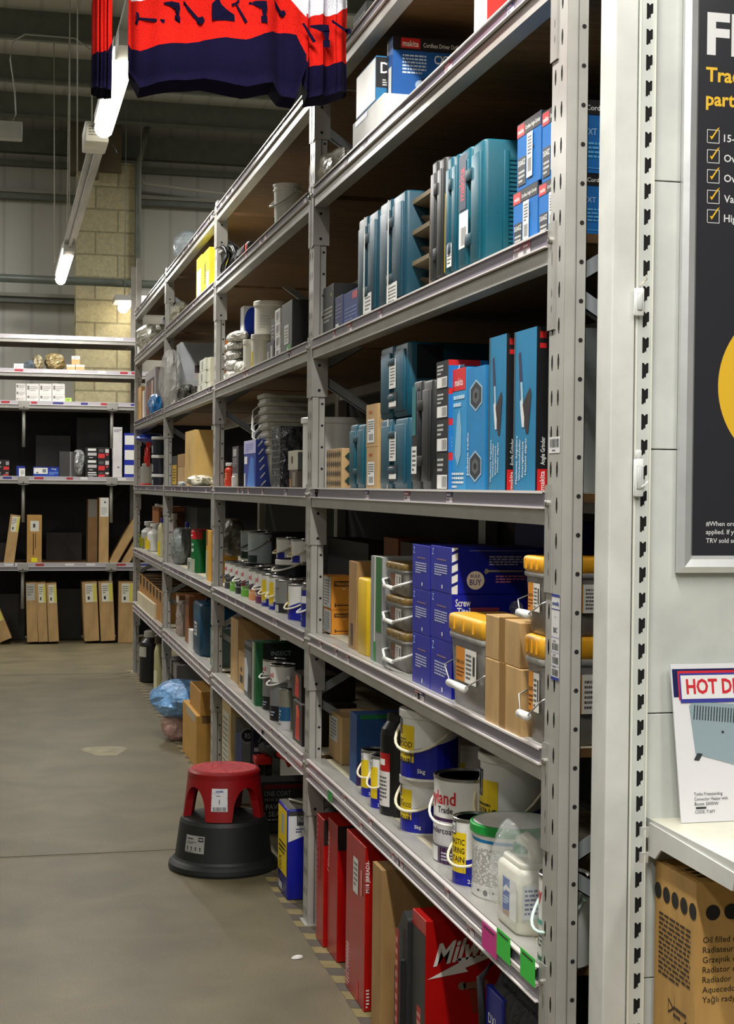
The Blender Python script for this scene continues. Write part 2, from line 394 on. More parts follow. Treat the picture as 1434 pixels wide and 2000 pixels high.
def bottle(label, loc, r, h, col, cap, sp=(), a0=50, name='bottle', cat='bottle', group=None, sy=1.0, neck=.35, shoulder=.78, capr=None):
    root = thing(name, label, cat, loc, RZ, group); b = MB(); m = mat(col, .35, 0, 'paint')
    b.lathe([(r*.9, 0), (r, .006), (r, h*shoulder*.93), (r*.93, h*shoulder), (r*.6, h*(shoulder+.08)), (r*neck, h*(shoulder+.11)), (r*neck, h*.93)], 0, 0, m, 24, sy)
    cdeco(b, r, h, sp, a0); b.obj('body', root)
    c = MB(); cr = capr or r*neck*1.25; c.lathe([(cr, h*.88), (cr, h*.99), (cr*.85, h)], 0, 0, mat(cap, .4, 0, 'paint'), 18); c.obj('cap', root)
    return root
# ---------------------------------------------------------------- building shell
XR = 1.0228
PY = [2.722, 5.121, 7.56, 9.969, 12.302]
ZS = {1: 2.871, 2: 2.512, 3: 1.999, 4: 1.496, 5: 1.0, 6: .573, 0: .002}

def slab(name, x0, x1, y0, y1, z0, z1, m):
    b = MB(); b.box(x0, x1, y0, y1, z0, z1, m); return struct(b.obj(name))
slab('floor', -7, 9, -3, 18.2, -.2, 0, mat((108, 99, 74), .5, 0, 'concrete'))
slab('wall_back', -7, 9, 18.0, 18.2, 0, 5.75, mat((196, 196, 188), .6, 0, 'clad'))
slab('wall_left', -7.2, -7, -3, 18.2, 0, 5.8, mat((150, 150, 143), .6))
slab('wall_right', 9, 9.2, -3, 18.2, 0, 5.8, mat((150, 150, 143), .6))
slab('ceiling', -7.2, 9.2, -3, 18.2, 5.75, 5.85, mat((200, 202, 194), .6, 0, 'clad'))
mp = mat((112, 118, 110), .5, 0, 'paint')
for i in range(12):                                 # roof purlins across the building
    b = MB(); y = 17.2-i*1.5; b.box(-7, 9, y, y+.07, 5.49, 5.75, mp); b.box(-7, 9, y-.06, y, 5.47, 5.5, mp); struct(b.obj('trim_%d' % (i+1)))
b = MB(); b.box(-7, 9, 17.86, 18, 5.25, 5.5, mp); b.box(-7, 9, 17.9, 18, 5.1, 5.16, mp); struct(b.obj('trim_13'))
for i, z in enumerate((4.72, 3.55)):
    b = MB(); b.box(-7, 9, 17.84, 18, z, z+.1, mp); b.box(-7, 9, 17.8, 17.84, z+.06, z+.1, mat((150, 150, 140), .5)); struct(b.obj('trim_%d' % (14+i)))
b = MB(); b.box(.79, 1.44, 17.55, 18, 0, 5.12, mat((236, 226, 182), .85, 0, 'block')); struct(b.obj('trim_16'))
b = MB(); b.box(.72, 1.28, 17.5, 17.86, 5.0, 5.75, mat((120, 110, 90), .8)); b.box(.95, 1.02, 17.3, 17.5, 4.9, 5.75, mat((120, 110, 90), .8)); struct(b.obj('trim_17'))
b = MB(); b.tube([(1.47, 17.5, 0), (1.47, 17.5, 5.1), (1.62, 17.5, 5.75)], .035, mat((120, 124, 116), .4, 0, 'steel'), 8)
tag(b.obj('drain_pipe'), 'grey vertical pipe running up the wall beside the blockwork pier', 'pipe')
b = MB(); b.tube([(1.5, 17.7, 5.0), (1.55, 17.7, 4.93), (2.6, 17.7, 4.86), (4.2, 17.7, 4.84)], .02, mat((190, 188, 178), .4), 6)
tag(b.obj('conduit'), 'pale conduit running along the wall rail to the right of the pier', 'conduit')
b = MB(); b.tube([(-.6, 17.2, 3.73), (3.2, 17.2, 3.72)], .045, mat((110, 118, 108), .4, 0, 'steel'), 8)
tag(b.obj('steel_rail'), 'grey green horizontal rail crossing in front of the blockwork pier', 'rail')
b = MB(); b.box(-7, 9, 6.293, 6.305, .0002, .0012, mat((44, 38, 28), .9)); b.box(-7, 9, 6.28, 6.293, .0002, .001, mat((128, 120, 96), .8, 0, 'card')); struct(b.obj('trim_18'))
b = MB(); b.box(-7, 9, 12.3, 12.308, .0002, .0012, mat((84, 78, 62), .9)); struct(b.obj('trim_19'))

# worn hazard tape along the foot of the racking
b = MB(); y = 3.2; k = 0; rr = random.Random(4)
while y < 12.4:
    a = (128, 114, 72) if k % 2 else (78, 70, 60)
    s_ = .018; w_ = rr.uniform(0, .006)
    b.poly([(.984+w_, y+s_, .0012), (1.04, y, .0012), (1.04, y+.074, .0012), (.984+w_, y+.074+s_, .0012)], mat(a, .7, 0, 'card')); y += .076; k += 1
tag(b.obj('floor_tape'), 'worn yellow and black hazard tape stuck to the floor along the rack foot', 'floor tape')
b = MB(); b.lathe([(.001, 0), (.022, .001), (.018, .006), (.006, .009)], 0, 0, mat(WHITE, .6, 0, 'crumple'), 9, .6)
tag(b.obj('paper_scrap', None, 0, tuple(onz(581, 1871, .001)), .4), 'small torn white scrap lying on the concrete floor', 'litter')
b = MB(); p = onz(205, 1467, .001); b.poly([(p.x+.11*cos(a)*(1+.3*sin(3*a)), p.y+.2*sin(a)*(1+.25*cos(2*a)), .0012) for a in [2*pi*i/16 for i in range(16)]], mat((150, 142, 118), .8, 0, 'card')); struct(b.obj('trim_20'))
p = onz(739, 1985, .001); b = MB(); b.lathe([(.001, .0), (.012, .0012), (.009, .002)], 0, 0, mat((60, 44, 30), .8), 7, .4); tag(b.obj('dirt_crumb', None, 0, tuple(p), .6), 'tiny dark crumb on the concrete at the bottom of the aisle', 'litter')

# ---------------------------------------------------------------- racking
mg = mat((172, 170, 164), .36, .15, 'paint'); mgd = mat((158, 156, 150), .4, .15, 'paint')
mstrip = mat((112, 106, 120), .25); mlip = mat((222, 216, 214), .2); mhole = mat((12, 12, 12), .8)  # mhole paints the shade inside slots and bolt holes near black
mboard = mat((100, 70, 34), .75, 0, 'wood'); mtop = mat((206, 198, 172), .7, 0, 'card')  # raw brown undersides, darkened to paint shade into the bays; tops pale

def perf(b, fn, W, z0, z1, cols, pitch, sh, sw, m, off=0):
    """plate of width W from z0 to z1 pierced by columns of tapered slots; fn(u, z) -> point"""
    us = [0]
    for c in cols: us += [c-sw/2, c+sw/2]
    us.append(W)
    for i in range(0, len(us)-1, 2): b.poly([fn(us[i], z0), fn(us[i+1], z0), fn(us[i+1], z1), fn(us[i], z1)], m)
    for c in cols:
        z = z0; a, e = c-sw/2, c+sw/2; zc = z0+pitch*.6+off
        while zc+sh/2 < z1-.01:
            lo, hi = zc-sh/2, zc+sh/2
            b.poly([fn(a, z), fn(e, z), fn(e, lo), fn(a, lo)], m)
            t = sw*.28; q = sh*.34
            b.poly([fn(a, lo), fn(a+t, lo), fn(a+t*.6, lo+q*.5), fn(a, lo+q)], m); b.poly([fn(e-t, lo), fn(e, lo), fn(e, lo+q), fn(e-t*.6, lo+q*.5)], m)
            b.poly([fn(a, hi), fn(a+t, hi), fn(a+t*.6, hi-q*.5), fn(a, hi-q)], m); b.poly([fn(e-t, hi), fn(e, hi), fn(e, hi-q), fn(e-t*.6, hi-q*.5)], m)
            z = hi; zc += pitch
        b.poly([fn(a, z), fn(e, z), fn(e, z1), fn(a, z1)], m)

def upright(parent, x, y, top, m=mg, sgn=1, axis='y'):
    b = MB(); W = .08
    perf(b, lambda u, z: (x, y+W-u, z), W, 0, top, (.018, .052), .068, .03, .0095, m)
    b.box(x+.0005, x+.021, y, y+.0015, 0, top, m); b.box(x+.001, x+.021, y+.0785, y+.08, 0, top, m)
    b.box(x+.0205, x+.022, y, y+.006, 0, top, m); b.box(x+.0012, x+.0016, y+.004, y+.076, 0, top, mhole)
    b.box(x+.025, x+.045, y+.005, y+.0065, 0, top, m); b.box(x+.025, x+.045, y+.0735, y+.075, 0, top, m)
    b.box(x+.022, x+.026, y+.007, y+.073, 0, top, mat((40, 40, 40), .7)); b.box(x+.0435, x+.045, y+.005, y+.02, 0, top, m)
    z = .09
    while z < top-.03:
        b.disc(lambda u, v: (x+.035+u, y+.0045, z+v), 0, 0, .0045, mhole, 12); z += .0735
    b.box(x-.01, x+.06, y-.008, y+.09, 0, .004, m)
    return b.obj('upright', parent)

def connector(parent, x, y, zt, near=True):
    b = MB(); z0, z1 = zt-.195, zt+.012; m = mgd
    if near:           # beam on the camera's side of the post
        b.prism([(x-.0035, y-.003, z0+.0), (x-.0035, y+.036, z0-.008), (x-.0035, y+.036, z1), (x-.0035, y-.003, z1)], (.002, 0, 0), m)
        b.prism([(x-.003, y-.0035, z0), (x+.052, y-.0035, z0), (x+.052, y-.0035, zt-.06), (x-.003, y-.0035, zt-.0)], (0, .0025, 0), m)
        b.disc(lambda u, v: (x+.022+u, y-.0042, z0+.022+v), 0, 0, .0052, mhole, 14)
        b.disc(lambda u, v: (x+.022+u, y-.0042, zt-.088+v), 0, 0, .0052, mhole, 14)
        yy = (y+.008, y+.022)
    else:
        b.prism([(x-.0035, y+.048, z0), (x-.0035, y+.084, z0), (x-.0035, y+.084, z1-.003), (x-.0035, y+.076, z1), (x-.0035, y+.048, z1)], (.002, 0, 0), m)
        b.box(x-.0035, x+.0, y+.0465, y+.0485, z0, z1, m)
        yy = (y+.06, y+.062)
    for zz, hh in ((zt-.06, .03), (zt-.125, .018), (zt-.155, .014)):
        b.disc(lambda u, v: (x-.0038, yy[1 if near else 0]+u, zz+v), 0, 0, .0022, mat((90, 88, 84), .6), 10, ry=hh/2)
    o = b.obj('connector', parent)
    c = MB(); c.lathe([(.0075, 0), (.0075, .005), (.004, .007)], 0, 0, mat((190, 188, 180), .25, .9), 6)
    bo = c.obj('bolt', parent); bo.rotation_euler = (0, -pi/2, 0); bo.location = (x-.0035, (y+.02 if near else y+.066), zt-.024)
    return o

def brace(b, x0, x1, y, za, zb, m):
    b.prism([(x0, y, za), (x0, y, za+.035), (x1, y, zb+.035), (x1, y, zb)], (0, .004, 0), m)
    b.prism([(x0, y, za), (x0, y+.022, za), (x1, y+.022, zb), (x1, y, zb)], (0, 0, .003), m)

rack = thing('shelving_rack', 'long grey steel shelving rack of four bays full of stock along the aisle', 'shelving rack', (0, 0, 0))
DEP = .62
for i, y in enumerate(PY):
    upright(rack, XR, y, 2.905 if i else 3.3)
    b = MB(); b.box(XR+DEP, XR+DEP+.045, y, y+.08, 0, 2.9, mg); b.obj('upright', rack)
    b = MB(); up = True
    for z in (.12, .62, 1.0, 1.49, 1.77, 2.27):
        pass
    zz = [.18, .42, .78, .78, 1.02, 1.36, 1.72, 1.72, 2.1, 2.42]
    for za, zb in ((.74, .38), (.78, 1.12), (1.85, 1.49), (1.89, 2.24), (2.7, 2.3)):
        bb = MB(); brace(bb, XR+.04, XR+DEP, y+.03, za, zb, mat((150, 156, 160), .4, .2, 'steel')); bb.obj('brace', rack)
tk = random.Random(11)
def beam(parent, bay, s, rear=False, tickets=()):
    ya, yb = PY[bay]+.08, PY[bay+1]; z = ZS[s]; x = XR if not rear else XR+DEP+.005
    b = MB(); sag = 0
    b.box(x-.001, x+.04, ya, yb, z-.066, z-.036, mg); b.box(x+.002, x+.04, ya, yb, z-.037, z, mg); b.box(x+.03, x+.055, ya, yb, z-.004, z-.001, mg)
    o = b.obj('beam', parent)
    if rear: return o
    connector(o, XR, PY[bay], z, False); connector(o, XR, PY[bay+1], z, True)
    def strip(z1):
        t = MB(); t.box(x-.004, x+.001, ya+.004, yb-.002, z1-.03, z1, mstrip)
        t.box(x-.010, x, ya+.004, yb-.002, z1-.0005, z1+.0015, mlip); t.box(x-.0105, x-.0085, ya+.004, yb-.002, z1-.003, z1+.001, mlip)
        t.box(x-.011, x-.002, ya+.004, yb-.002, z1-.0325, z1-.029, mlip)
        so = t.obj('price_strip', o)
        L = yb-ya
        nt = 5 if s > 1 else 7
        ys = [ya+L*(.03+.94*tk.random()) for _ in range(nt)]
        for q in ys:
            g = MB(); wq = tk.choice((.05, .06, .045)); fn = lambda u, v: (x-.0046, q-u, z1-.028+v)
            if s > 1:
                g.rect(fn, 0, 0, wq, .026, mat((205, 196, 200), .5)); g.rect(lambda u, v: (x-.0048, q-u, z1-.028+v), 0, .012, wq, .025, mat(tk.choice(((150, 40, 52), (120, 44, 66), (60, 50, 110))), .5))
                g.tl(lambda u, v: (x-.005, q-u, z1-.028+v), .004, .014, wq-.004, .023, 1, mat((220, 200, 205), .5)); g.bars(lambda u, v: (x-.005, q-u, z1-.028+v), .004, .002, wq*.5, .010, mat((60, 50, 60), .5))
            else: g.rect(fn, 0, .002, wq, .026, mat((214, 212, 214), .5))
            g.obj('price_ticket', so)
    strip(z-.002)
    if s == 6: strip(z-.0375)
    return o
for bay in range(4):
    for s in (1, 2, 3, 4, 5, 6):
        beam(rack, bay, s); beam(rack, bay, s, True)
        ya, yb = PY[bay]+.08, PY[bay+1]; n = 3
        for k in range(n):
            b = MB(); a = ya+(yb-ya)*k/n; e = ya+(yb-ya)*(k+1)/n-.003
            b.box(XR+.041, XR+DEP+.004, a, e, ZS[s]-.022, ZS[s]-.0045, mboard); b.poly([(XR+.041, a, ZS[s]-.004), (XR+DEP+.004, a, ZS[s]-.004), (XR+DEP+.004, e, ZS[s]-.004), (XR+.041, e, ZS[s]-.004)], mtop); b.obj('shelf_board', rack)
    if bay < 3:
        b = MB(); b.box(XR+DEP+.048, XR+DEP+.052, PY[bay], PY[bay+1], .05 if bay < 2 else 1.0, 3.3 if bay < 2 else 2.5, mat((30, 30, 33), .8, 0, 'paint')); b.obj('back_panel', rack)  # rear sheet coloured near black so the bays read as shaded inside
# label card and barcode on the first upright
def placard(y1, y0, z0, z1, kind):
    b = MB(); fn = lambda u, v: (XR-.0012, y1-u, z0+v); W = y1-y0; H = z1-z0
    b.rect(lambda u, v: (XR-.0008, y1-u, z0+v), 0, 0, W, H, mat((214, 214, 214), .4))
    k = mat((30, 30, 36), .5); bl = mat((34, 50, 140), .5)
    if kind == 'bay':
        b.rect(fn, 0, H*.82, W, H*.83, bl); b.rect(fn, 0, H*.495, W, H*.5, bl); b.rect(fn, 0, H*.32, W, H*.325, bl); b.rect(fn, 0, H*.16, W, H*.165, bl); b.rect(fn, 0, 0, W, H*.035, bl); b.rect(fn, 0, H*.97, W, H, bl)
        b.text('screwfix', fn, W*.5, H*.87, H*.05, bl, maxw=W*.85, bold=.03); b.text('Isle/Bay', fn, W*.5, H*.73, H*.015, k, maxw=W*.5); b.text('BBC', fn, W*.5, H*.555, H*.06, k, maxw=W*.5, bold=.01)
        for q in (.35, .19, .05): b.bars(fn, W*.12, H*q, W*.9, H*(q+.08), k, int(q*100)); b.tl(fn, W*.2, H*(q+.095), W*.8, H*(q+.115), 1, k)
    else: b.bars(fn, W*.1, H*.35, W*.9, H*.88, k); b.tl(fn, W*.3, H*.12, W*.7, H*.25, 1, k)
    return b
placard(PY[0]+.045, PY[0]+.002, onx(1098, 1333, XR).z, onx(1098, 1163, XR).z, 'bay').obj('bay_label', rack)
placard(PY[0]+.072, PY[0]+.012, onx(1098, 884, XR).z, onx(1098, 852, XR).z, 'bar').obj('barcode_label', rack)
# fluorescent flags clipped to the lowest price strip
def flag(px, py, c, lab, w=.085, h=.055):
    q = onx(px, py, XR-.014); b = MB(); b.prism([(0, 0, 0), (0, -w, 0), (0, -w, h), (0, 0, h)], (.001, 0, 0), mat(c, .5)); b.box(-.0005, .0, -w*.85, -w*.15, h*.84, h*.9, mat((30, 30, 30), .6))
    tag(b.obj('price_flag', None, 0, tuple(q)), lab, 'price flag', 'fluorescent flags on the lowest shelf edge')
flag(941, 1848, (196, 40, 130), 'pink price flag on the lowest shelf edge, left of the green ones', .1)
flag(970, 1862, (50, 190, 60), 'first green price flag right of the pink one on the lowest shelf edge', .085)
flag(1016, 1903, (50, 190, 60), 'green price flag nearest the front post on the lowest shelf edge', .085)
q = onx(640, 1556, XR-.014); flag(640, 1560, (30, 150, 50), 'dark green tag under the lowest shelf edge by the second post', .06, .03)

# ---------------------------------------------------------------- rack across the end of the aisle
def endrack():
    r = thing('shelving_rack', 'grey steel rack across the far end of the aisle', 'shelving rack', (0, 0, 0))
    Y = 14.6; zs = (2.88, 2.565, 2.268, 1.568, .762)
    for x in (-1.25, 1.22):
        for yy in (Y, Y+.6):
            b = MB(); b.box(x, x+.045, yy+.003, yy+.075, 0, 3.63, mg); b.obj('upright', r)
    for k, (x0, x1) in enumerate(((-1.205, 1.22), (1.265, 3.6))):
        for z in zs:
            b = MB(); b.box(x0, x1, Y, Y+.04, z-.07, z, mg); b.box(x0, x1, Y+.56, Y+.6, z-.07, z, mg); o = b.obj('beam', r)
            t = MB(); hs = .034
            t.box(x0, x1, Y-.006, Y, z-hs, z-.002, mat((176, 172, 178), .3)); t.box(x0, x1, Y-.009, Y, z-hs-.004, z-hs, mlip); 
            if z < 1: t.box(x0, x1, Y-.006, Y, z-.068, z-.042, mat((120, 116, 124), .3)); t.box(x0, x1, Y-.009, Y, z-.072, z-.068, mlip)
            so = t.obj('price_strip', o)
            xx = max(x0, -.1)
            while xx < x1-.1:
                xx += tk.uniform(.08, .3); g = MB(); cc = tk.choice(((170, 50, 60), (60, 60, 130), (225, 225, 225))) if z < 2.8 else (230, 230, 230)
                wd = tk.uniform(.05, .1); g.box(xx, xx+wd, Y-.0075, Y-.006, z-.028, z-.008, mat(cc, .5)); g.obj('price_ticket', so)
            b = MB(); b.box(x0, x1, Y+.04, Y+.56, z-.02, z-.003, mboard); b.obj('shelf_board', r)
        b = MB(); b.box(x0, x1, Y+.65, Y+.655, .02, 2.25, mat((30, 30, 33), .8, 0, 'paint')); b.obj('back_panel', r)  # dark sheet added to stand for the shade behind the stock
    for z in (2.268, 1.568, .762):
        for x in (.19, 1.0, -.6):
            b = MB(); b.box(x-.05, x+.05, Y-.012, Y+.01, z-.075, z-.005, mgd); b.box(x-.04, x+.04, Y-.012, Y+.04, z-.08, z-.068, mgd)
            b.disc(lambda u, v: (x+u, Y-.0125, z-.06+v), 0, 0, .006, mhole, 10)
            b.tube([(x, Y+.05, z-.07), (x, Y+.05, z-.43)], .016, mat((150, 148, 142), .4, .1, 'paint'), 8); b.obj('divider_post', r)
endrack()

# ---------------------------------------------------------------- lights of the building
def trunking():
    X, Z = .52, 3.42
    r = thing('light_trunking', 'suspended grey trunking with lit tube fittings above the aisle', 'ceiling light', (X, 0, Z))
    b = MB(); m = mat((176, 180, 176), .3, .3, 'steel'); b.box(-.035, .035, -2.5, 12.95, .04, .1, m); b.box(-.045, .045, -2.5, 12.95, .034, .04, m); b.box(-.01, .01, 8.9, 12.95, .0, .034, m); b.obj('tray', r)
    me = mat((255, 246, 226), .5, 9.0, 'emit'); mc = mat((215, 215, 208), .4, 0, 'paint')
    for (ya, yb) in ((12.98, 14.75), (6.95, 8.45), (2.4, 3.9), (.6, 2.1), (-1.9, -.4)):
        c = MB(); c.box(-.05, .05, ya, yb, .03, .075, mc); c.box(-.045, .045, ya-.24, ya, -.03, .06, mc); fx = c.obj('lamp_fitting', r)
        d = MB(); d.tube([(0, ya+.03, -.005), (0, yb-.03, -.005)], .05, me, 10); d.obj('lamp_tube', fx)
        area(X, (ya+yb)/2, Z-.07, .1, yb-ya-.1, 46)
    c = MB(); c.rbox(-.09, .04, 8.62, 8.95, -.03, .08, .012, mc); cb = c.obj('battery_box', r)
    t = MB(); t.tl(lambda u, v: (-.08+u, 8.619, v), .01, .0, .1, .06, 4, mat((110, 110, 105), .5)); t.obj('box_label', cb)
    for yy, dx in ((14.3, -.07), (14.1, .03), (12.1, -.03), (10.6, -.04), (9.6, 0), (8.7, .03), (6.8, 0), (5.0, 0)):
        c = MB(); c.tube([(dx, yy, .09), (dx*1.3, yy, 2.3)], .0045, mat((190, 188, 176), .4), 5); c.obj('suspension_wire', r)
    c = MB(); c.tube([(.03, 8.9, .05), (.08, 8.9, .02), (.1, 8.85, -.04)], .005, mat((60, 60, 58), .5), 5); c.obj('cable', r)
trunking()
def farlamp(px, py, lab):
    p = ony(px, py, 16.9); b = MB(); r = thing('ceiling_lamp', lab, 'ceiling light', tuple(p), 0, 'distant lamps above the end rack')
    b.box(-.12, .12, 0, .5, .03, .09, mat((200, 200, 194), .4)); b.obj('fitting', r)
    b = MB(); b.tube([(0, .02, 0), (0, .48, 0)], .06, mat((255, 240, 214), .5, 9.0, 'emit'), 12); b.obj('lamp_tube', r)
    b = MB(); b.tube([(0, .25, .08), (0, .25, 5.72-p.z)], .006, mat((150, 150, 140), .4), 5); b.obj('suspension_wire', r)
farlamp(247, 592, 'small distant lit lamp left of the end rack upright')
farlamp(277, 583, 'small distant lit lamp right of the end rack upright')
# unseen lamps added beside the aisle as fill for walls and racks
for x, y, pw in ((-3.2, 3, 34), (-3.2, 10, 34), (-3.0, 15.0, 120), (-3.0, 11.0, 60), (4.6, 8, 60), (4.6, 14.6, 170), (-1.4, -1.2, 60), (2.2, -.6, 44)):
    zl_ = 5.25 if y > 7 and (x, y) != (-3.2, 10) else 3.9
    t = thing('ceiling_lamp', 'unseen tube lamp added for fill light beside the aisle', 'ceiling light', (x, y, zl_), 0, 'unseen fill lamps added around the aisle')
    b = MB(); b.box(-.06, .06, -.75, .75, .03, .09, mat((200, 200, 194), .4)); b.obj('fitting', t)
    b = MB(); b.tube([(0, -.72, 0), (0, .72, 0)], .04, mat((255, 246, 226), .5, 9.0, 'emit'), 10); b.obj('lamp_tube', t)
    area(x, y, zl_-.06, .3, 1.5, pw)

# junction box hanging at the left edge
p = ony(2, 252, 11.0)
r = thing('hanging_control_box', 'white box hanging on a thin cable at the upper left edge', 'junction box', tuple(p))
b = MB(); b.rbox(-.2, .145, 0, .1, -.06, .06, .008, mat((196, 198, 190), .4, 0, 'paint')); b.obj('housing', r)
b = MB(); b.tube([(.07, .05, .06), (.1, .05, .12), (.09, .05, .3), (.06, .05, .5), (.07, .05, .62), (.16, .05, .68), (.5, .05, .68), (.62, .05, .6), (.66, .05, .5)], .006, mat((170, 170, 160), .4), 6); b.obj('cable', r)
# ---------------------------------------------------------------- hanging jumper
def jumper():
    Y = 4.30
    def W(px, py): return ony(px, py, Y)
    x0, x1 = W(252, 0).x, W(602, 0).x; s = (x1-x0)/350; zr = W(430, 0).z
    r = thing('knitted_jumper', 'red, white and navy knitted jumper with tool motifs hanging overhead', 'jumper', (x0, Y, 2.62))
    red, nav, wht = mat((168, 20, 11), .9, 0, 'fabric'), mat((8, 5, 32), .95, 0, 'fabric'), mat((190, 190, 198), .9, 0, 'fabric')
    def panel(pl, name, sway, thick=.05, ztop=3.2):
        # pl: columns (px, hem py, navy top py, red top py); height rises to ztop
        b = MB(); cols = []; n = 30
        def ip(t):
            q = t*(len(pl)-1); i = min(int(q), len(pl)-2); f = q-i; f = f*f*(3-2*f); return [pl[i][k]*(1-f)+pl[i+1][k]*f for k in range(4)]
        zt = lambda py: zr-(py)*s
        for i in range(n+1):
            t = i/n; px, h, nv, rd = ip(t); x = (px-252)*s
            lv = []
            for a, c_, m in ((h, nv, nav), (nv, rd, red), (rd, -(ztop-zr)/s, wht)):
                k = 4 if m is not wht else 6
                for j in range(k): lv.append((zt(a+(c_-a)*j/k), m))
            lv.append((ztop, wht)); cols.append((x, t, lv))
        L = len(cols[0][2])
        def pt(i, j, side):
            x, t, lv = cols[i]; z = lv[j][0]
            e = sin(pi*min(max(t, 0), 1))**.5
            wv = .012*sin(t*19+sway)+.008*sin(t*37+2*sway)+.006*sin(z*30)
            return (x, (-.5*thick*e+wv) if side == 0 else (.5*thick*e+wv*.5+.004), z-2.62-(0 if side == 0 else .012))
        for side in (0, 1):
            vs = [pt(i, j, side) for i in range(n+1) for j in range(L)]
            for i in range(n):
                for j in range(L-1):
                    a = i*L+j; b.add([vs[a], vs[a+L], vs[a+L+1], vs[a+1]], [(0, 1, 2, 3)], cols[i][2][j][1], True)
        for i in (0, n):
            for j in range(L-1): b.add([pt(i, j, 0), pt(i, j+1, 0), pt(i, j+1, 1), pt(i, j, 1)], [(0, 1, 2, 3)], cols[i][2][j][1], True)
        for i in range(n): b.add([pt(i, 0, 0), pt(i+1, 0, 0), pt(i+1, 0, 1), pt(i, 0, 1)], [(0, 1, 2, 3)], nav, True)
        # weld doubles so the knit shades smoothly
        key = {}; nv_ = []; mp_ = []
        for v in b.v:
            kk = tuple(round(c*20000) for c in v)
            if kk not in key: key[kk] = len(nv_); nv_.append(v)
            mp_.append(key[kk])
        b.v = nv_; b.f = [tuple(mp_[i] for i in f) for f in b.f]
        return b, cols, pt
    bd, cols, pt = panel([(251, 150, 98, 8), (258, 162, 112, 20), (272, 186, 118, 22), (300, 178, 108, 14), (345, 168, 98, 0), (390, 160, 88, -14), (435, 167, 80, -22), (480, 173, 82, -26), (528, 160, 60, -20), (548, 182, 58, -18), (575, 187, 62, 10), (596, 120, 100, 26), (603, 118, 112, 28)], 'body', 0, .09)
    bd.obj('body', r)
    def surf(px, py):   # point on the front of the body
        t0 = min(range(len(cols)), key=lambda i: abs(cols[i][0]-(px-252)*s)); z = zr-py*s
        q = pt(t0, 0, 0); t = cols[t0][1]; e = sin(pi*t)**.5
        wv = .012*sin(t*19)+.008*sin(t*37)+.006*sin(z*30)
        return ((px-252)*s, -.045*e+wv-.0035, z-2.62)
    mot = MB()
    def motif(polys, ox, oy, sc=1, rot=0, fn=surf, mb=mot):
        ca, sa = cos(rot), sin(rot)
        for pl in polys:
            pts = [(ox+(x*ca-y*sa)*sc, oy+(x*sa+y*ca)*sc) for x, y in pl]
            c = (sum(p[0] for p in pts)/len(pts), sum(p[1] for p in pts)/len(pts))
            mb.poly([fn(*p) for p in pts], nav)
    hammer = [[(-25, -2), (25, -3), (25, 4), (-25, 2)], [(-30, -12), (-24, -10), (-22, 0), (-24, 12), (-29, 10), (-27, 0)]]
    drill = [[(-26, -16), (-10, -19), (8, -20), (10, -8), (-4, -6), (-14, -10), (-26, -13)], [(-2, -8), (10, -10), (8, 8), (2, 8)], [(-2, 8), (10, 7), (11, 20), (-1, 20)]]
    spanner = [[(-20, -14), (-14, -17), (18, 8), (14, 15)], [(12, 4), (22, 2), (27, 10), (22, 18), (12, 17), (9, 9)], [(-24, -20), (-18, -22), (-14, -16), (-20, -12)]]
    boot = [[(-20, -14), (-8, -26), (-2, -14), (10, -4), (22, 2), (23, 13), (-19, 14)]]
    motif(hammer, 292, 57, 1, .12); motif(drill, 338, 40, .9); motif(spanner, 372, 38, .9, .1); motif(boot, 428, 34, 1.05)
    motif(hammer, 464, 32, .8, 1.0); motif(drill, 504, 28, 1.0); motif(spanner, 534, 12, .8, .15)
    mot.obj('tool_motif', r)
    ls, c2, p2 = panel([(182, 188, 128, 22), (196, 192, 126, 14), (210, 192, 124, 6), (221, 194, 100, -4)], 'sleeve', 1.3, .07); ls.obj('sleeve', r)
    rs, c3, p3 = panel([(592, 150, 100, 14), (598, 182, 122, 24), (625, 177, 120, 20), (655, 170, 112, 16), (681, 160, 104, -6)], 'sleeve', 2.1, .07); so = rs.obj('sleeve', r)
    m2 = MB(); f2 = lambda px, py: ((px-252)*s, -.062, zr-py*s-2.62)
    motif(drill, 626, 66, 1.1, 0, f2, m2); motif(spanner, 660, 48, .75, -.15, f2, m2); motif([[(-14, -20), (-10, -22), (14, 12), (8, 16)]], 596, 66, 1, 0, f2, m2)
    m2.text('TOOLS', lambda u, v: (.52+u, -.062, .255+v), .06, .0, .02, mat((40, 26, 40), .9)); m2.obj('tool_motif', r)
    h = MB(); mh = mat((60, 60, 62), .3, .8); h.tube([(.05, .02, .52), (.25, .02, .62), (.44, .02, .52), (.05, .02, .52)], .006, mh); h.tube([(.25, .02, .62), (.25, .02, .7), (.25, .02, 3.1)], .003, mh); h.obj('hanger', r)
jumper()

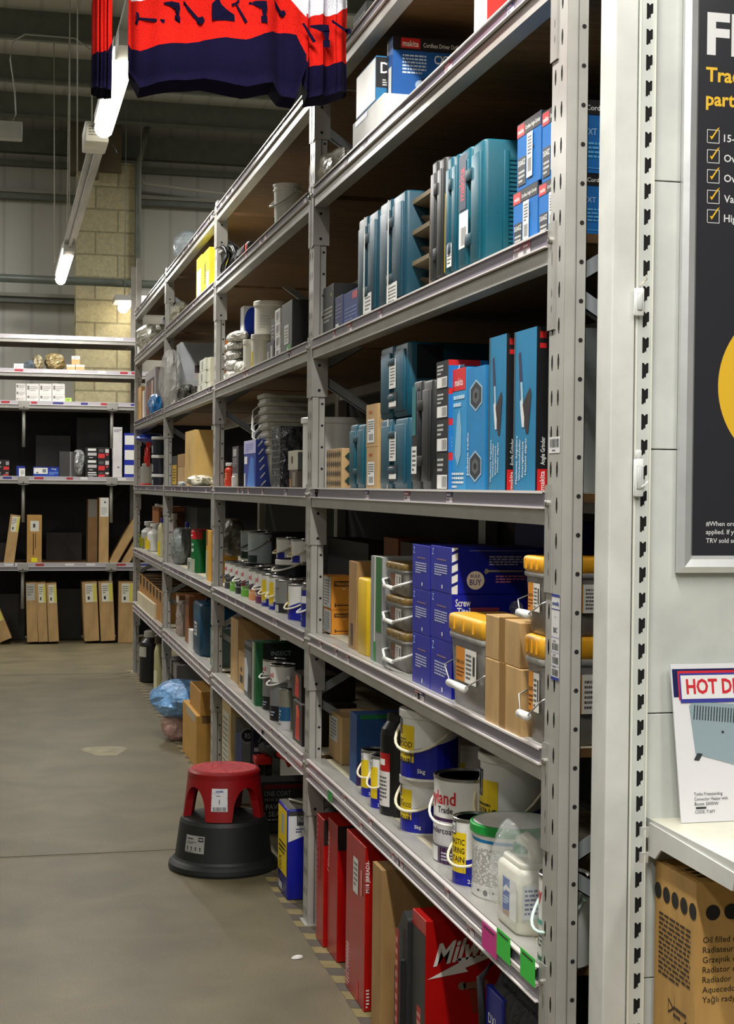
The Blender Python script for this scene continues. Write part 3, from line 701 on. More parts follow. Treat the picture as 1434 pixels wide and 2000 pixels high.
# ---------------------------------------------------------------- kick stool
def stool():
    r = thing('kick_stool', 'red and black round kick stool standing on the floor by the rack', 'kick stool', (.858, 6.0, 0), -1.35); r.scale = (1, 1, .865)
    toC = math.atan2(-6, -.84)+1.35
    mr = mat((138, 7, 14), .42, 0, 'paint'); mk = mat((18, 22, 21), .55, 0, 'paint')
    b = MB(); b.lathe([(.212, .0), (.216, .012), (.214, .03), (.204, .042), (.196, .05), (.19, .06), (.172, .215), (.165, .232), (.15, .236), (.13, .24)], 0, 0, mk, 56); b.obj('base', r)
    b = MB(); b.lathe([(.128, .415), (.141, .418), (.142, .44), (.135, .449), (.12, .451), (.02, .451)], 0, 0, mr, 56)
    # skirt with arched openings: four legs
    n = 96; top = .418; rows = 8
    for q in range(4):
        a0 = q*pi/2+toC-.13; half = .37
        for i in range(24):
            ta, tb = i/24, (i+1)/24
            # angular sector of this leg plus arch to the next one
            A = a0-pi/4+ta*pi/2; B = a0-pi/4+tb*pi/2
            def zl(t):
                d = abs(t-.5)*2; lim = .42
                return .236 if d < lim else .236+.145*math.sqrt(max(0, 1-((1-d)/(1-lim))**2.2))
            za, zb = zl(ta), zl(tb)
            def P(a, z, inn=0): rad = .142+(.418-z)*.10-inn; return (rad*cos(a), rad*sin(a), z)
            for k in range(rows):
                z1, z2 = za+(top-za)*k/rows, za+(top-za)*(k+1)/rows; y1, y2 = zb+(top-zb)*k/rows, zb+(top-zb)*(k+1)/rows
                b.add([P(A, z1), P(B, y1), P(B, y2), P(A, z2)], [(0, 1, 2, 3)], mr, True); b.add([P(A, z1, .03), P(B, y1, .03), P(B, y2, .03), P(A, z2, .03)], [(0, 1, 2, 3)], mr, True)
            b.add([P(A, za), P(B, zb), P(B, zb, .03), P(A, za, .03)], [(0, 1, 2, 3)], mr, True)
        for d in (-1, 1):
            a = a0+d*(pi/4)*.42; b.poly([P(a, .236), P(a, .236, .03), P(a, .36, .03), P(a, .36)], mr)
    b.obj('step_top', r)
    c = MB(); c.lathe([(.128, .4512), (.126, .4528), (.03, .4528), (.028, .4516), (.001, .4516)], 0, 0, mat((170, 40, 48), .75, 0, 'crumple'), 48); c.obj('tread_pad', r)
    def st(z0, z1, a0, a1, rf):
        return lambda u, v: (rf(v)*cos(a0+(a1-a0)*u), rf(v)*sin(a0+(a1-a0)*u), z0+(z1-z0)*v)
    s = MB(); toC = math.atan2(-6, -.84)+1.35
    fn = st(.285, .385, toC-.32, toC+.09, lambda v: .1435+(.418-.285-.1*v)*.10+.001)
    W = lambda f: (lambda u, v: f(u, v))
    nn = 6
    for i in range(nn): s.poly([fn(i/nn, 0), fn((i+1)/nn, 0), fn((i+1)/nn, 1), fn(i/nn, 1)], mat((214, 214, 218), .4))
    f2 = st(.285, .385, toC-.32, toC+.09, lambda v: .1435+(.418-.285-.1*v)*.10+.0018); k = mat((24, 24, 30), .5)
    s.text('screwfix', f2, .5, .84, .1, mat((40, 50, 150), .5), maxw=.8, bold=.03); s.tl(f2, .05, .79, .95, .81, 1, mat((60, 60, 150), .5)); s.tl(f2, .3, .66, .75, .72, 1, k); s.rect(f2, 0, .58, 1, .595, k); s.text('1', f2, .5, .33, .2, k, bold=.03); s.rect(f2, 0, .25, 1, .262, k); s.bars(f2, .08, .02, .92, .2, k); s.obj('printed_sticker', r)
    s = MB(); fn = st(.1, .175, toC-.93, toC-.42, lambda v: .189-(.04+.075*v)*.116+.0012); f2 = st(.1, .175, toC-.93, toC-.42, lambda v: .189-(.04+.075*v)*.116+.002)
    for i in range(8): s.poly([fn(i/8, 0), fn((i+1)/8, 0), fn((i+1)/8, 1), fn(i/8, 1)], mat((150, 150, 146), .4))
    s.rect(f2, .7, .68, .95, .93, k); s.text('150', f2, .825, .76, .1, mat(WHITE, .5), maxw=.2); s.tl(f2, .1, .75, .6, .88, 1, k); s.tl(f2, .1, .5, .6, .68, 2, mat((90, 90, 90), .5))
    for i in range(4): s.disc(f2, .15+.22*i, .3, .035, k, 10, .06); s.poly([f2(.12+.22*i, .15), f2(.19+.22*i, .15), f2(.165+.22*i, .3)], k)
    s.tl(f2, .05, .04, .9, .1, 1, k); s.obj('safety_sticker', r)
stool()

# ---------------------------------------------------------------- shop-front gondola on the right
YG = 2.62
def G(px, py=960): return ony(px, py, YG).x
def gondola():
    r = thing('gondola_unit', 'cream gondola shelving unit with slotted upright and one bracketed shelf at right', 'gondola shelving', (0, 0, 0))
    m = mat((196, 200, 194), .45, 0, 'paint'); mw = mat((204, 206, 200), .4, 0, 'paint')
    x0, x1 = 1.110, 1.142
    b = MB(); pw = x1-x0; pitch = .0462
    fn = lambda u, z: (x0+u, YG-.03, z)
    # slotted front web: notched windows
    cx = .62*pw; sw = .0125; us = (0, cx-sw/2, cx+sw/2, pw)
    b.poly([fn(0, 0), fn(us[1], 0), fn(us[1], 2.6), fn(0, 2.6)], m); b.poly([fn(us[2], 0), fn(pw, 0), fn(pw, 2.6), fn(us[2], 2.6)], m)
    z = .02
    while z < 2.55:
        b.poly([fn(us[1], z), fn(us[2], z), fn(us[2], z+pitch-.0285), fn(us[1], z+pitch-.0285)], m)
        lo, hi = z+pitch-.0285, z+pitch; mid = cx
        for zz, sg in ((lo, 1), (hi, -1)):
            b.poly([fn(mid-.003, zz), fn(mid+.003, zz), fn(mid, zz+sg*.0035)], m)
        b.poly([fn(us[2]-.0045, lo), fn(us[2], lo), fn(us[2], lo+.011), fn(us[2]-.0045, lo+.009)], m)
        z += pitch
    b.box(x0+.001, x0+.003, YG-.03, YG+.1, 0, 2.6, m); b.box(x1-.003, x1-.001, YG-.03, YG+.0, 0, 2.6, m)
    b.box(x0+.003, x1-.003, YG-.0285, YG-.0275, 0, 2.6, mat((4, 4, 4), .9))  # black sheet close behind the slots paints their shaded inside
    b.box(x0-.0005, x0+.003, YG-.033, YG-.03, 0, 2.6, mat((222, 222, 210), .35)); b.box(x1-.003, x1+.0, YG-.033, YG-.03, 0, 2.6, mat((222, 222, 210), .35))
    b.obj('upright', r)
    # side cover panel of the unit, seen end on
    b = MB(); xs = G(1190); xs = ony(1190, 960, YG-.03).x; b.box(xs, x0-.0015, YG-.0305, YG+.04, 0, 2.6, mw); b.obj('side_cover', r, .003)
    zs = [0, ony(1290, 1904, YG).z, ony(1290, 1391, YG).z, ony(1290, 878, YG).z, ony(1290, 356, YG).z, 2.6]
    for a, c in zip(zs[:-1], zs[1:]):
        b = MB(); b.box(x1, 2.3, YG-.012, YG+.012, a+.001, c-.0012, m); b.obj('back_panel', r, .001)
    b = MB(); b.box(x1, 2.3, YG-.35, YG-.012, 0, .12, mw); b.obj('base_plinth', r, .003)
    # shelf and brackets
    zt = ony(1300, 1598, YG-.012).z; s = MB(); ya = YG-.37; xa = x1+.012
    s.box(xa, 2.3, ya, YG-.012, zt-.004, zt, mat((216, 214, 196), .4, 0, 'paint')); s.box(xa-.003, xa, ya, YG-.012, zt-.016, zt+.004, mw); s.box(xa, 2.3, ya-.003, ya, zt-.05, zt+.001, mw)
    sh = s.obj('shelf', r)
    k = MB(); k.prism([(xa-.006, YG-.03, zt-.002), (xa-.006, YG-.03, zt-.062), (xa-.006, YG-.06, zt-.062), (xa-.006, YG-.085, zt-.04), (xa-.006, ya+.01, zt-.042), (xa-.006, ya, zt-.012)], (.004, 0, 0), mw)
    for q in (0, .046): k.prism([(xa-.006, YG-.034, zt-.01-q), (xa-.006, YG-.03, zt-.03-q), (x1-.011, YG-.03, zt-.03-q), (x1-.011, YG-.034, zt-.01-q)], (0, .006, 0), mw)
    k.obj('bracket', sh)
    k = MB(); k.box(xa+.003, 2.3, ya-.012, ya-.004, zt-.075, zt-.012, mat((40, 40, 44), .4)); k.box(xa+.003, 2.3, ya-.013, ya-.003, zt-.08, zt-.075, mat((200, 200, 196), .3)); k.obj('price_strip', sh)
    return zt
ZSH = gondola()
def clip(px, py, h, lab, tie=False):
    p = ony(px, py, YG-.036); r = thing('plastic_hook', lab, 'plastic clip', tuple(p), 0, 'white plastic clips on the gondola post')
    b = MB(); m = mat((226, 228, 226), .3, 0, 'paint'); w2 = .0095
    b.rbox(-w2, w2, -.008, 0, -h, 0, .004, m); b.rbox(-w2*.55, w2*.55, -.011, -.006, -h*.8, -h*.2, .003, mat((206, 208, 206), .3)); b.obj('body', r)
    b = MB()
    if tie: b.tube([(0, -.003, -.004), (.004, -.006, .008), (.014, -.006, .016), (.012, -.006, .022)], .0012, mat((220, 206, 180), .5), 5)
    else: b.rbox(-w2*.6, w2*.6, -.006, 0, 0, .016, .003, m); b.tube([(0, -.007, -h*.8), (.008, -.014, -h*.7), (.014, -.014, -h*.6)], .002, m, 6)
    b.obj('tie' if tie else 'hook', r)
clip(1247, 563, .05, 'small white plastic clip with a stringy tie, upper one on the gondola post', True)
clip(1246, 896, .068, 'larger white plastic hook, lower one on the gondola post')

def poster():
    y = YG-.016; x0 = ony(1321, 960, y).x; zb = ony(1340, 1118, y).z
    r = thing('poster_frame', 'dark advertising poster in a silver snap frame at the right edge', 'poster', (x0, y, zb))
    W, H, fw = .62, 1.45, .031; m = mat((212, 214, 214), .3, .5, 'paint')
    b = MB()
    def side(a, bb, n):
        (ax, az), (bx, bz) = a, bb; nx, nz = n
        pr = [(0, 0), (0, -.012), (.35, -.017), (.8, -.012), (1, -.004)]
        for i in range(len(pr)-1):
            u1, d1 = pr[i]; u2, d2 = pr[i+1]
            tx, tz = (bx-ax), (bz-az); L = math.hypot(tx, tz); tx /= L; tz /= L
            P = lambda base, sg, u, d: (base[0]+nx*fw*u+sg*tx*fw*u, d, base[1]+nz*fw*u+sg*tz*fw*u)
            b.poly([P(a, 1, u1, d1), P(bb, -1, u1, d1), P(bb, -1, u2, d2), P(a, 1, u2, d2)], m)
    side((0, 0), (W, 0), (0, 1)); side((0, 0), (0, H), (1, 0)); side((W, 0), (W, H), (-1, 0)); side((0, H), (W, H), (0, -1))
    b.box(0, W, -.001, 0, 0, H, m); b.obj('frame', r)
    b = MB(); k = mat((44, 44, 48), .22); b.box(fw, W-fw, -.004, -.001, fw, H-fw, k)
    q = lambda px, py: (lambda v: (v.x-x0, v.z-zb))(ony(px, py, y))
    fn = lambda u, v: (u, -.0046, v); wt = mat((214, 214, 214), .3); yl = mat((222, 178, 48), .3); f3 = lambda u, v: (u, -.0052, v)
    def T(t, px, py, hp, m_, bold=.02, mw_=None):
        u, v = q(px, py); b.text(t, fn, u, v, hp/1110, m_, align='l', bold=bold, maxw=mw_)
    T('FREE', 1379, 104, 80, wt, .035); T('Trade radiator', 1377, 159, 28, yl, .025); T('parts pack', 1377, 206, 27, yl, .025)
    for yy, t in ((278, '15-year guarantee'), (317, 'Over 100 sizes'), (356, 'Over 20 colours'), (396, 'Valves and TRVs'), (434, 'High heat output')):
        T(t, 1412, yy, 15, wt, .012); u, v = q(1379, yy+2); a = .0235; e = .0012
        for z0, z1, u0, u1 in ((v, v+e, u, u+a), (v+a, v+a+e, u, u+a+e), (v, v+a, u, u+e), (v, v+a, u+a, u+a+e)): b.rect(fn, u0, z0, u1, z1, wt)
        b.poly([f3(u+.005, v+.013), f3(u+.009, v+.006), f3(u+.025, v+.03), f3(u+.02, v+.027), f3(u+.0095, v+.012)], yl)
    u, v = q(1378+128+45, 757); b.disc(fn, u, v, 173/1110, yl, 72)
    for yy, t in ((1027, '#When ordered with a radiator,'), (1043, 'applied. If you return the'), (1060, 'TRV sold separately.')): T(t, 1377, yy, 9.5, wt, .008)
    b.obj('poster_print', r)
poster()

def hotcard():
    y = YG-.06; zt = ZSH; p0 = ony(1330, 1620, y); xl = ony(1322, 1462, y).x
    r = thing('show_card', 'white HOT DEALS card with a convector heater picture standing on the shelf', 'show card', (ony(1331, 1620, y).x, y, zt+.001))
    W, H = .3, (ony(1312, 1302, y).z-zt); sh = -.0155
    f = lambda d: (lambda u, v: (u+sh*v/H*1.0, -d-.0+ v*.08, v))
    b = MB(); fn0 = f(0); b.prism([fn0(0, 0), fn0(W, 0), fn0(W, H), fn0(0, H)], (0, .003, 0), mat((222, 222, 226), .35))
    g = f(.0006); g2 = f(.0010); g3 = f(.0014); g4 = f(.0018)
    U = lambda px: (px-1320)/1120+.005; V = lambda py: (1620-py)/1125
    nv, rd = mat((30, 34, 84), .35), mat((204, 46, 56), .35)
    b.rect(g, U(1317), V(1366), W-.004, V(1309), nv); b.rect(g2, U(1328), V(1372), W-.004, V(1313), rd); b.rect(g3, U(1331), V(1378), W-.002, V(1318), mat((60, 62, 150), .35)); b.rect(g4, U(1334), V(1370), W, V(1322), mat((228, 228, 228), .35))
    g5 = f(.0022); b.text('HOT DEALS', g5, U(1345), V(1359), 29/1125, rd, align='l', bold=.03, maxw=.152)
    # heater picture
    bl, dk = mat((142, 160, 168), .4), mat((52, 60, 62), .4)
    pts = [(1349, 1384), (1358, 1376), (1500, 1386), (1520, 1400), (1512, 1520), (1440, 1506), (1356, 1482)]
    b.poly([g2(U(a), V(c)) for a, c in pts], bl)
    for i in range(22):
        xx = 1360+i*6.2; yy = 1380+i*.6
        b.poly([g3(U(xx), V(yy+3)), g3(U(xx+2.6), V(yy+3)), g3(U(xx-1.5), V(yy+32)), g3(U(xx-4), V(yy+32))], dk)
    b.poly([g3(U(1350), V(1396)), g3(U(1500), V(1410)), g3(U(1500), V(1411.5)), g3(U(1350), V(1398))], bl)
    b.disc(g3, U(1419), V(1439), .0027, dk, 12); b.poly([g2(U(1360), V(1480)), g2(U(1372), V(1482)), g2(U(1362), V(1496)), g2(U(1351), V(1494))], dk)
    bk = mat((40, 40, 44), .5)
    for yy, t in ((1566, 'Turbo Freestanding'), (1576, 'Convector Heater with'), (1586, 'Boost 2000W'), (1602, 'CODE: 716FY')): b.text(t, g2, U(1346), V(yy), 6.6/1125, bk, align='l', maxw=.066*(.6 if 'CODE' in t else (1 if 'with' in t else .85)))
    b.rect(g2, U(1348), V(1593), U(1371), V(1589), bk)
    b.obj('card', r)
    s = MB(); s.prism([(.02, .03, .0), (.02, .07, 0), (.02, .028, .12)], (.05, 0, 0), mat((210, 210, 210), .5)); s.obj('stand', r)
hotcard()

def oilbox():
    # tall carton standing on the plinth below the shelf
    pf = ony(1361, 1725, YG-.20); x0 = ony(1289, 1693, YG-.03).x
    W, D, z0 = .30, .17, .12; H = pf.z-z0
    r = thing('radiator_carton', 'tall brown oil filled radiator carton with a row of black discs under the shelf', 'carton', (pf.x, YG-.20, z0), 0)
    b = MB(); b.box(0, W, 0, D, 0, H, mat((190, 148, 84), .6, 0, 'card')); k = mat((24, 20, 18), .6); kt = mat((52, 38, 26), .6)
    fn = lambda u, v: (u, -.0008, v); fl = lambda u, v: (-.0008, D-u, v)
    for i in range(7): b.disc(fn, .002+.029+.0345*i, H-.052, .0135, k, 24)
    for i in range(5): b.disc(fl, D-.012-.036*i, H-.052, .0145, k, 20)
    for i, t in enumerate(('Oil filled radiator', 'Radiateur à bain', 'Grzejnik olejowy', 'Radiator cu ulei', 'Radiador de aceite', 'Aquecedor a óleo', 'Yağlı radyatör')):
        b.text(t, fn, .013, H-.104-.0172*i, .0106, k, align='l')
    b.tl(fl, .02, H-.2, D-.02, H-.085, 13, kt); b.tl(fl, D*.5, H-.26, D*.8, H-.235, 2, kt)
    b.disc(fl, D*.42, H-.245, .016, kt, 3); b.disc(lambda u, v: (-.0012, D-u, v), D*.42, H-.245, .010, mat((190, 148, 84), .6, 0, 'card'), 3); b.rect(fl, D*.52, H-.27, D*.525, H-.22, kt)
    b.disc(fl, D*.8, H-.262, .012, kt, 4)
    ft = lambda u, v: (u, v, H+.0008); b.tl(ft, .02, .03, .2, .1, 3, kt); b.obj('body', r, .002)
    t = MB(); t.box(0, W, D*.46, D*.54, H, H+.0006, mat((170, 128, 66), .3)); t.obj('packing_tape', r)
oilbox()
# ---------------------------------------------------------------- stock on the long rack
def pos(s, x0, x1, yt, X=None, z=None):
    X = XR+.03 if X is None else X; z0 = (ZS[s]-.003 if z is None else z)
    a = onx(x0, yt, X); b = onx(x1, yt, X)
    if a.y > PY[4]-.02 and s: sh_ = a.y-(PY[4]-.02); a.y -= sh_; b.y -= sh_*(b.y > PY[4]-.3)
    yb = b.y if s == 0 or b.y > PY[0]+.09 else PY[0]+.09
    return (X, a.y, z0), a.y-yb, max(.02, b.z-z0)
TOP = [0]
def C(name, label, s, x0, x1, yt, d, col=CARD, sp=(), st=None, X=None, z=None, cat='box', **k):
    loc, w_, h = pos(s, x0, x1, yt, X, z); TOP[0] = loc[2]+h+.001
    return carton(name, label, cat, loc, w_, d, h, col, sp, st, **k)
def K(label, s, x0, x1, yt, d, col=(14, 80, 96), X=None, z=None, **k):
    loc, w_, h = pos(s, x0, x1, yt, X, z); TOP[0] = loc[2]+h+.001
    return case(label, loc, w_, d, h, col, **k)
def rnd(s, px, yt, r, X=None, z=None, off=.0):      # a round thing whose axis shows at pixel column px
    z0 = ZS[s]-.003 if z is None else z; X = (XR+.035+r+off) if X is None else X
    a = onx(px, yt, X); TOP[0] = z0+(a.z-z0)+.001; return (X, min(a.y, PY[4]-.02-r), z0), a.z-z0
WS = (230, 230, 226); LG = (196, 196, 192)

# ---- bay nearest the camera, shelf 2
lc, w_, h_ = pos(2, 610, 692, 262, XR+.06)
bag('packed_film_bag', 'crumpled clear plastic bag at the second post on the second highest shelf', (XR+.075, onx(648, 300, XR+.075).y, lc[2]), .13, .54, .13, (216, 212, 196), 3, clear=False, amp=.16)
C('tool_carton', 'white tool carton under the blue jigsaw carton, second highest shelf', 2, 690, 750, 181, .2, WS, [('R', 'r', 0, .0, 1, .15, (30, 60, 120))], [('F', 'r', .1, .82, .5, .97, (60, 90, 150))], X=XR+.02)
C('jigsaw_carton', 'teal and black jigsaw carton stacked on a white carton, second highest shelf', 2, 697, 735, 108, .24, (20, 110, 160), [('F', 'r', .02, .04, .98, .96, WS), ('R', 'r', 0, .3, 1, .97, (20, 20, 22)), ('R', 't', 'DJV', .2, .62, .24, WS, .34), ('R', 'l', .08, .34, .5, .5, 3, LG)], z=TOP[0], X=XR+.02)
C('drill_carton', 'large blue driver drill carton with black top band, second highest shelf', 2, 757, 768, 70, .235, (0, 78, 150), [('F', 'r', 0, 0, .25, 1, (20, 20, 22)), ('F', 'r', .3, .2, .8, .7, WS), ('R', 'r', 0, .86, 1, 1, (20, 20, 24)), ('R', 'r', .1, .885, .34, .99, (200, 24, 28)), ('R', 't', 'makita', .22, .905, .06, WS, .2), ('R', 't', 'Cordless Driver Drill', .6, .905, .045, WS, .44), ('R', 'l', .12, .62, .42, .83, 6, (190, 210, 230)), ('R', 't', 'CXT', .62, .74, .09, WS, .2), ('R', 'p', [(.3, .5), (.36, .58), (.7, .58), (.78, .52), (.74, .4), (.7, .2), (.6, .2), (.62, .42), (.36, .44)], (14, 40, 80)), ('R', 'c', .34, .51, .05, (150, 170, 190))], X=XR+.05)
C('red_carton', 'red and white carton at the top edge of the picture, second highest shelf', 2, 928, 938, -60, .3, (188, 40, 34), [('F', 'r', 0, 0, 1, 1, WS), ('R', 'r', .0, .0, .06, 1, WS)], X=XR+.06)
lc, w_, h_ = pos(1, 684, 715, -10, XR+.1)
C('black_box', 'dark grey box on the top shelf above the jumper sleeve', 1, 690, 716, 0, .2, (60, 62, 62), [('F', 'l', .1, .2, .9, .8, 5, LG)], X=XR+.04)

# ---- bay A, shelf 3
C('grey_box', 'dark grey box with a small yellow dot right of the second post, third shelf', 3, 632, 652, 552, .25, (66, 66, 66), [('F', 'l', .1, .3, .9, .6, 4, LG), ('F', 'c', .8, .8, .035, (200, 190, 60)), ('R', 'r', 0, 0, 1, 1, (16, 16, 18))])
C('small_blue_box', 'small dull blue box with a white label beside the dark grey box, third shelf', 3, 655, 670, 574, .2, (44, 52, 104), [('F', 'r', .1, .04, .5, .26, WS), ('F', 'l', .1, .4, .9, .8, 4, (120, 120, 160))])
C('blue_red_box', 'blue box with a red corner beside the tall teal cases, third shelf', 3, 672, 700, 560, .22, (30, 54, 120), [('F', 'r', .6, .75, .95, .95, (180, 40, 60)), ('F', 'l', .1, .2, .9, .6, 4, (110, 120, 170)), ('F', 'b', .05, .02, .2, .18)])
K('tall teal tool case with a strap, leftmost on the third shelf', 3, 701, 740, 404, .34, (12, 64, 82), st=[('F', 'r', .45, .06, .8, .24, WS), ('F', 'l', .5, .08, .75, .22, 4, (40, 40, 40))], strap=True)
K('tall teal strapped tool case with paper sheet, second from left, third shelf', 3, 743, 793, 366, .34, (12, 64, 82), st=[('F', 'r', .4, .03, .8, .22, WS), ('F', 'l', .45, .05, .75, .2, 5, (40, 40, 40))], strap=True)
# moulded tray insert standing on its side
loc, w_, h = pos(3, 800, 842, 368, XR+.05); r = thing('moulded_tray', 'brown grey moulded tray with three deep pockets standing upright, third shelf', 'tray', loc, RZ)
b = MB(); m = mat((112, 98, 72), .6, 0, 'paint'); b.box(0, w_, .06, .3, 0, h, m); 
for i in range(4): z = h*(.02+.3*i); b.prism([(0, .062, z), (w_, .062, z), (w_, 0, z+.012), (0, 0, z+.012)], (0, 0, .012), m)
for x in (0, w_-.008): b.box(x, x+.008, .0, .06, 0, h*.95, m)
b.obj('tray_shell', r)
for i in range(3):
    b = MB(); z = h*(.05+.3*i); b.prism([(.01, .06, z+.02), (w_-.01, .06, z+.02), (w_*.7, .03, z+h*.12), (.01, .02, z+h*.2)], (0, .004, h*.03), mat((92, 80, 58), .7)); b.obj('pocket', r)
K('black tool case with a yellow stripe between the brown tray and teal cases, third shelf', 3, 844, 870, 300, .36, (40, 42, 42), sp=[('R', 'r', 0, .1, .12, .7, (190, 160, 30))], latches=2)
K('slim teal tool case left of the big ribbed one, third shelf', 3, 874, 897, 294, .36, (0, 80, 98), st=[('F', 'r', .3, .12, .7, .3, WS), ('F', 'l', .35, .14, .65, .28, 5, (40, 40, 40))])
K('big teal tool case with a ribbed side and raised corner, third shelf', 3, 899, 946, 265, .46, (0, 86, 104), st=[('F', 'r', .12, .22, .5, .5, WS), ('F', 'b', .2, .24, .42, .38), ('F', 'r', .1, .52, .4, .95, (30, 44, 70)), ('F', 'T', 'makita', .32, .72, .2, (200, 40, 60), .25)], ribs=True)
def grind(label, x0, x1, yt, z=None, X=None):
    t = (0, 104, 180)
    return C('grinder_carton', label, 3, x0, x1, yt, .2, t, [('F', 'r', 0, .8, 1, 1, (22, 18, 20)), ('F', 'r', .0, .8, .3, .98, (204, 26, 30)), ('F', 't', 'makita', .15, .85, .07, WS, .26), ('F', 't', 'Cordless Angle Grinder', .66, .86, .06, WS, .62), ('F', 'r', .04, .06, .38, .48, (16, 22, 30)), ('F', 't', 'DGA452Z', .21, .36, .08, WS, .3), ('F', 'l', .08, .1, .34, .3, 3, LG), ('F', 'c', .7, .55, .02, (60, 40, 60)), ('R', 'r', 0, .8, 1, 1, (22, 18, 20)), ('R', 't', 'Cordless', .34, .86, .07, WS, .3), ('R', 't', 'CXT', .26, .52, .09, (150, 190, 230), .14), ('R', 'l', .24, .2, .6, .44, 4, (90, 170, 220)), ('R', 'r', .2, .06, .5, .07, (90, 170, 220))], [('F', 'r', .44, .12, .68, .78, WS), ('F', 'b', .48, .2, .64, .4), ('F', 'l', .48, .45, .64, .74, 6, (60, 60, 60))], z=z, X=X, group='blue angle grinder cartons on the third shelf')
grind('blue angle grinder carton, lower left of the four by the front post', 1004, 1051, 353)
zt = TOP[0]; grind('blue angle grinder carton, upper left of the four by the front post', 1012, 1058, 214, z=zt)
grind('blue angle grinder carton, lower right of the four, partly behind the front post', 1054, 1103, 335)
zt = TOP[0]; grind('blue angle grinder carton, upper right of the four, partly behind the front post', 1061, 1112, 186, z=zt)

# ---- bay A, shelf 4
loc, h = rnd(4, 652, 817, .115, X=XR+.14)
bucket('large plain white drum behind the second post, fourth shelf', loc, .115, h, [], WS, WS, 0, name='white_drum', cat='drum')
dia = [('F', 'p', [(u, v), (u+.05, v+.09), (u+.1, v), (u+.05, v-.09)], (46, 34, 20)) for u in (.02, .16, .3, .44, .58, .72, .86) for v in (.14, .38, .62, .86)]
C('patterned_box', 'tan box printed with black diamonds right of the second post, fourth shelf', 4, 638, 668, 875, .09, (182, 150, 104), dia+[('R', 'p', [(.1+.3*i, v), (.25+.3*i, v+.1), (.4+.3*i, v), (.25+.3*i, v-.1)], (30, 60, 50)) for i in range(3) for v in (.2, .5, .8)], kind='card')
K('small teal case between the patterned box and the brown cartons, fourth shelf', 4, 684, 714, 826, .16, (0, 80, 98), latches=2)
lab = [('F', 'r', .15, .1, .75, .65, WS), ('F', 'b', .25, .15, .65, .3), ('F', 'l', .2, .35, .7, .62, 5, (60, 60, 60))]
C('brown_carton', 'small brown carton with orange print, lower of two left of the teal cases, fourth shelf', 4, 716, 738, 872, .18, CARD, [('F', 't', 'makita', .4, .78, .1, (190, 80, 30), .5)], lab)
C('brown_carton', 'small brown carton with orange print, upper of two left of the teal cases, fourth shelf', 4, 716, 738, 787, .18, CARD, [('F', 't', 'makita', .4, .78, .1, (190, 80, 30), .5)], lab, z=TOP[0])
ls = [('F', 'r', .42, .4, .66, .8, WS), ('F', 'l', .46, .44, .62, .78, 8, (60, 60, 60)), ('F', 'r', .4, .12, .7, .34, (30, 30, 34)), ('F', 'r', .42, .15, .68, .22, WS), ('F', 'r', .42, .25, .55, .32, WS)]
K('wide teal case with two labels, lower of the stack on the fourth shelf', 4, 744, 798, 812, .4, (4, 76, 98), st=ls, strap=False, latches=2, sp=[('F', 'r', .26, 0, .3, 1, WS)])
K('wide teal case with two labels, upper of the stack on the fourth shelf', 4, 744, 798, 664, .4, (4, 76, 98), st=ls, z=TOP[0], latches=2, sp=[('R', 'r', .06, .5, .24, .95, (10, 14, 20))])
K('slim black tool case with a teal label strip, fourth shelf', 4, 807, 846, 737, .3, (30, 32, 33), st=[('F', 'r', .1, .5, .3, .95, (30, 110, 120)), ('F', 'r', .1, .15, .36, .4, WS), ('F', 'l', .14, .17, .32, .38, 5, (50, 50, 50))])
for i, yt in enumerate((884, 817, 758, 702)):
    C('battery_box', 'small black and blue battery box, %s of four in the narrow stack, fourth shelf' % ('lowest', 'second lowest', 'second highest', 'topmost')[i], 4, 853, 876, yt, .1, (18, 18, 20), [('F', 'l', .1, .5, .6, .9, 3, LG), ('R', 'r', 0, 0, 1, 1, (20, 110, 180)), ('R', 'r', 0, .8, .8, 1, (200, 26, 30)), ('R', 'T', 'makita', .4, .5, .22, WS, .7)], [('F', 'r', .1, .05, .95, .42, WS), ('F', 'b', .5, .08, .9, .38)], z=None if i == 0 else TOP[0], X=XR+.02, group='battery boxes in the narrow stack')
C('bit_set_box', 'light blue set box with a red maker panel at its top, fourth shelf', 4, 882, 912, 716, .12, (40, 140, 196), [('F', 'r', .1, .82, .95, 1, (206, 30, 34)), ('F', 't', 'makita', .52, .86, .06, WS, .75), ('F', 'p', [(.3, .3), (.45, .62), (.6, .66), (.72, .5), (.7, .3), (.5, .2)], (130, 180, 210)), ('F', 'l', .1, .02, .9, .16, 4, WS), ('F', 'T', 'Cordless', .12, .3, .16, WS, .3), ('F', 'l', .2, .68, .9, .8, 2, (190, 220, 236))])
hexa = lambda u, v, a, bb: [(u+a*cos(pi/3*i+pi/6), v+bb*sin(pi/3*i+pi/6)) for i in range(6)]
C('radio_box', 'blue box showing two round loudspeakers in hexagons, fourth shelf', 4, 914, 949, 712, .14, (16, 122, 180), [('F', 'p', hexa(.5, .77, .4, .13), (150, 180, 200)), ('F', 'p', hexa(.5, .77, .34, .112), (40, 46, 52)), ('F', 'p', hexa(.5, .77, .2, .066), (86, 90, 94)), ('F', 'p', hexa(.5, .77, .09, .03), (20, 22, 24)), ('F', 'p', hexa(.5, .2, .4, .13), (150, 180, 200)), ('F', 'p', hexa(.5, .2, .34, .112), (40, 46, 52)), ('F', 'p', hexa(.5, .2, .2, .066), (86, 90, 94)), ('F', 'p', hexa(.5, .2, .09, .03), (20, 22, 24)), ('F', 'T', 'Jobsite radio', .12, .3, .1, WS, .36)])
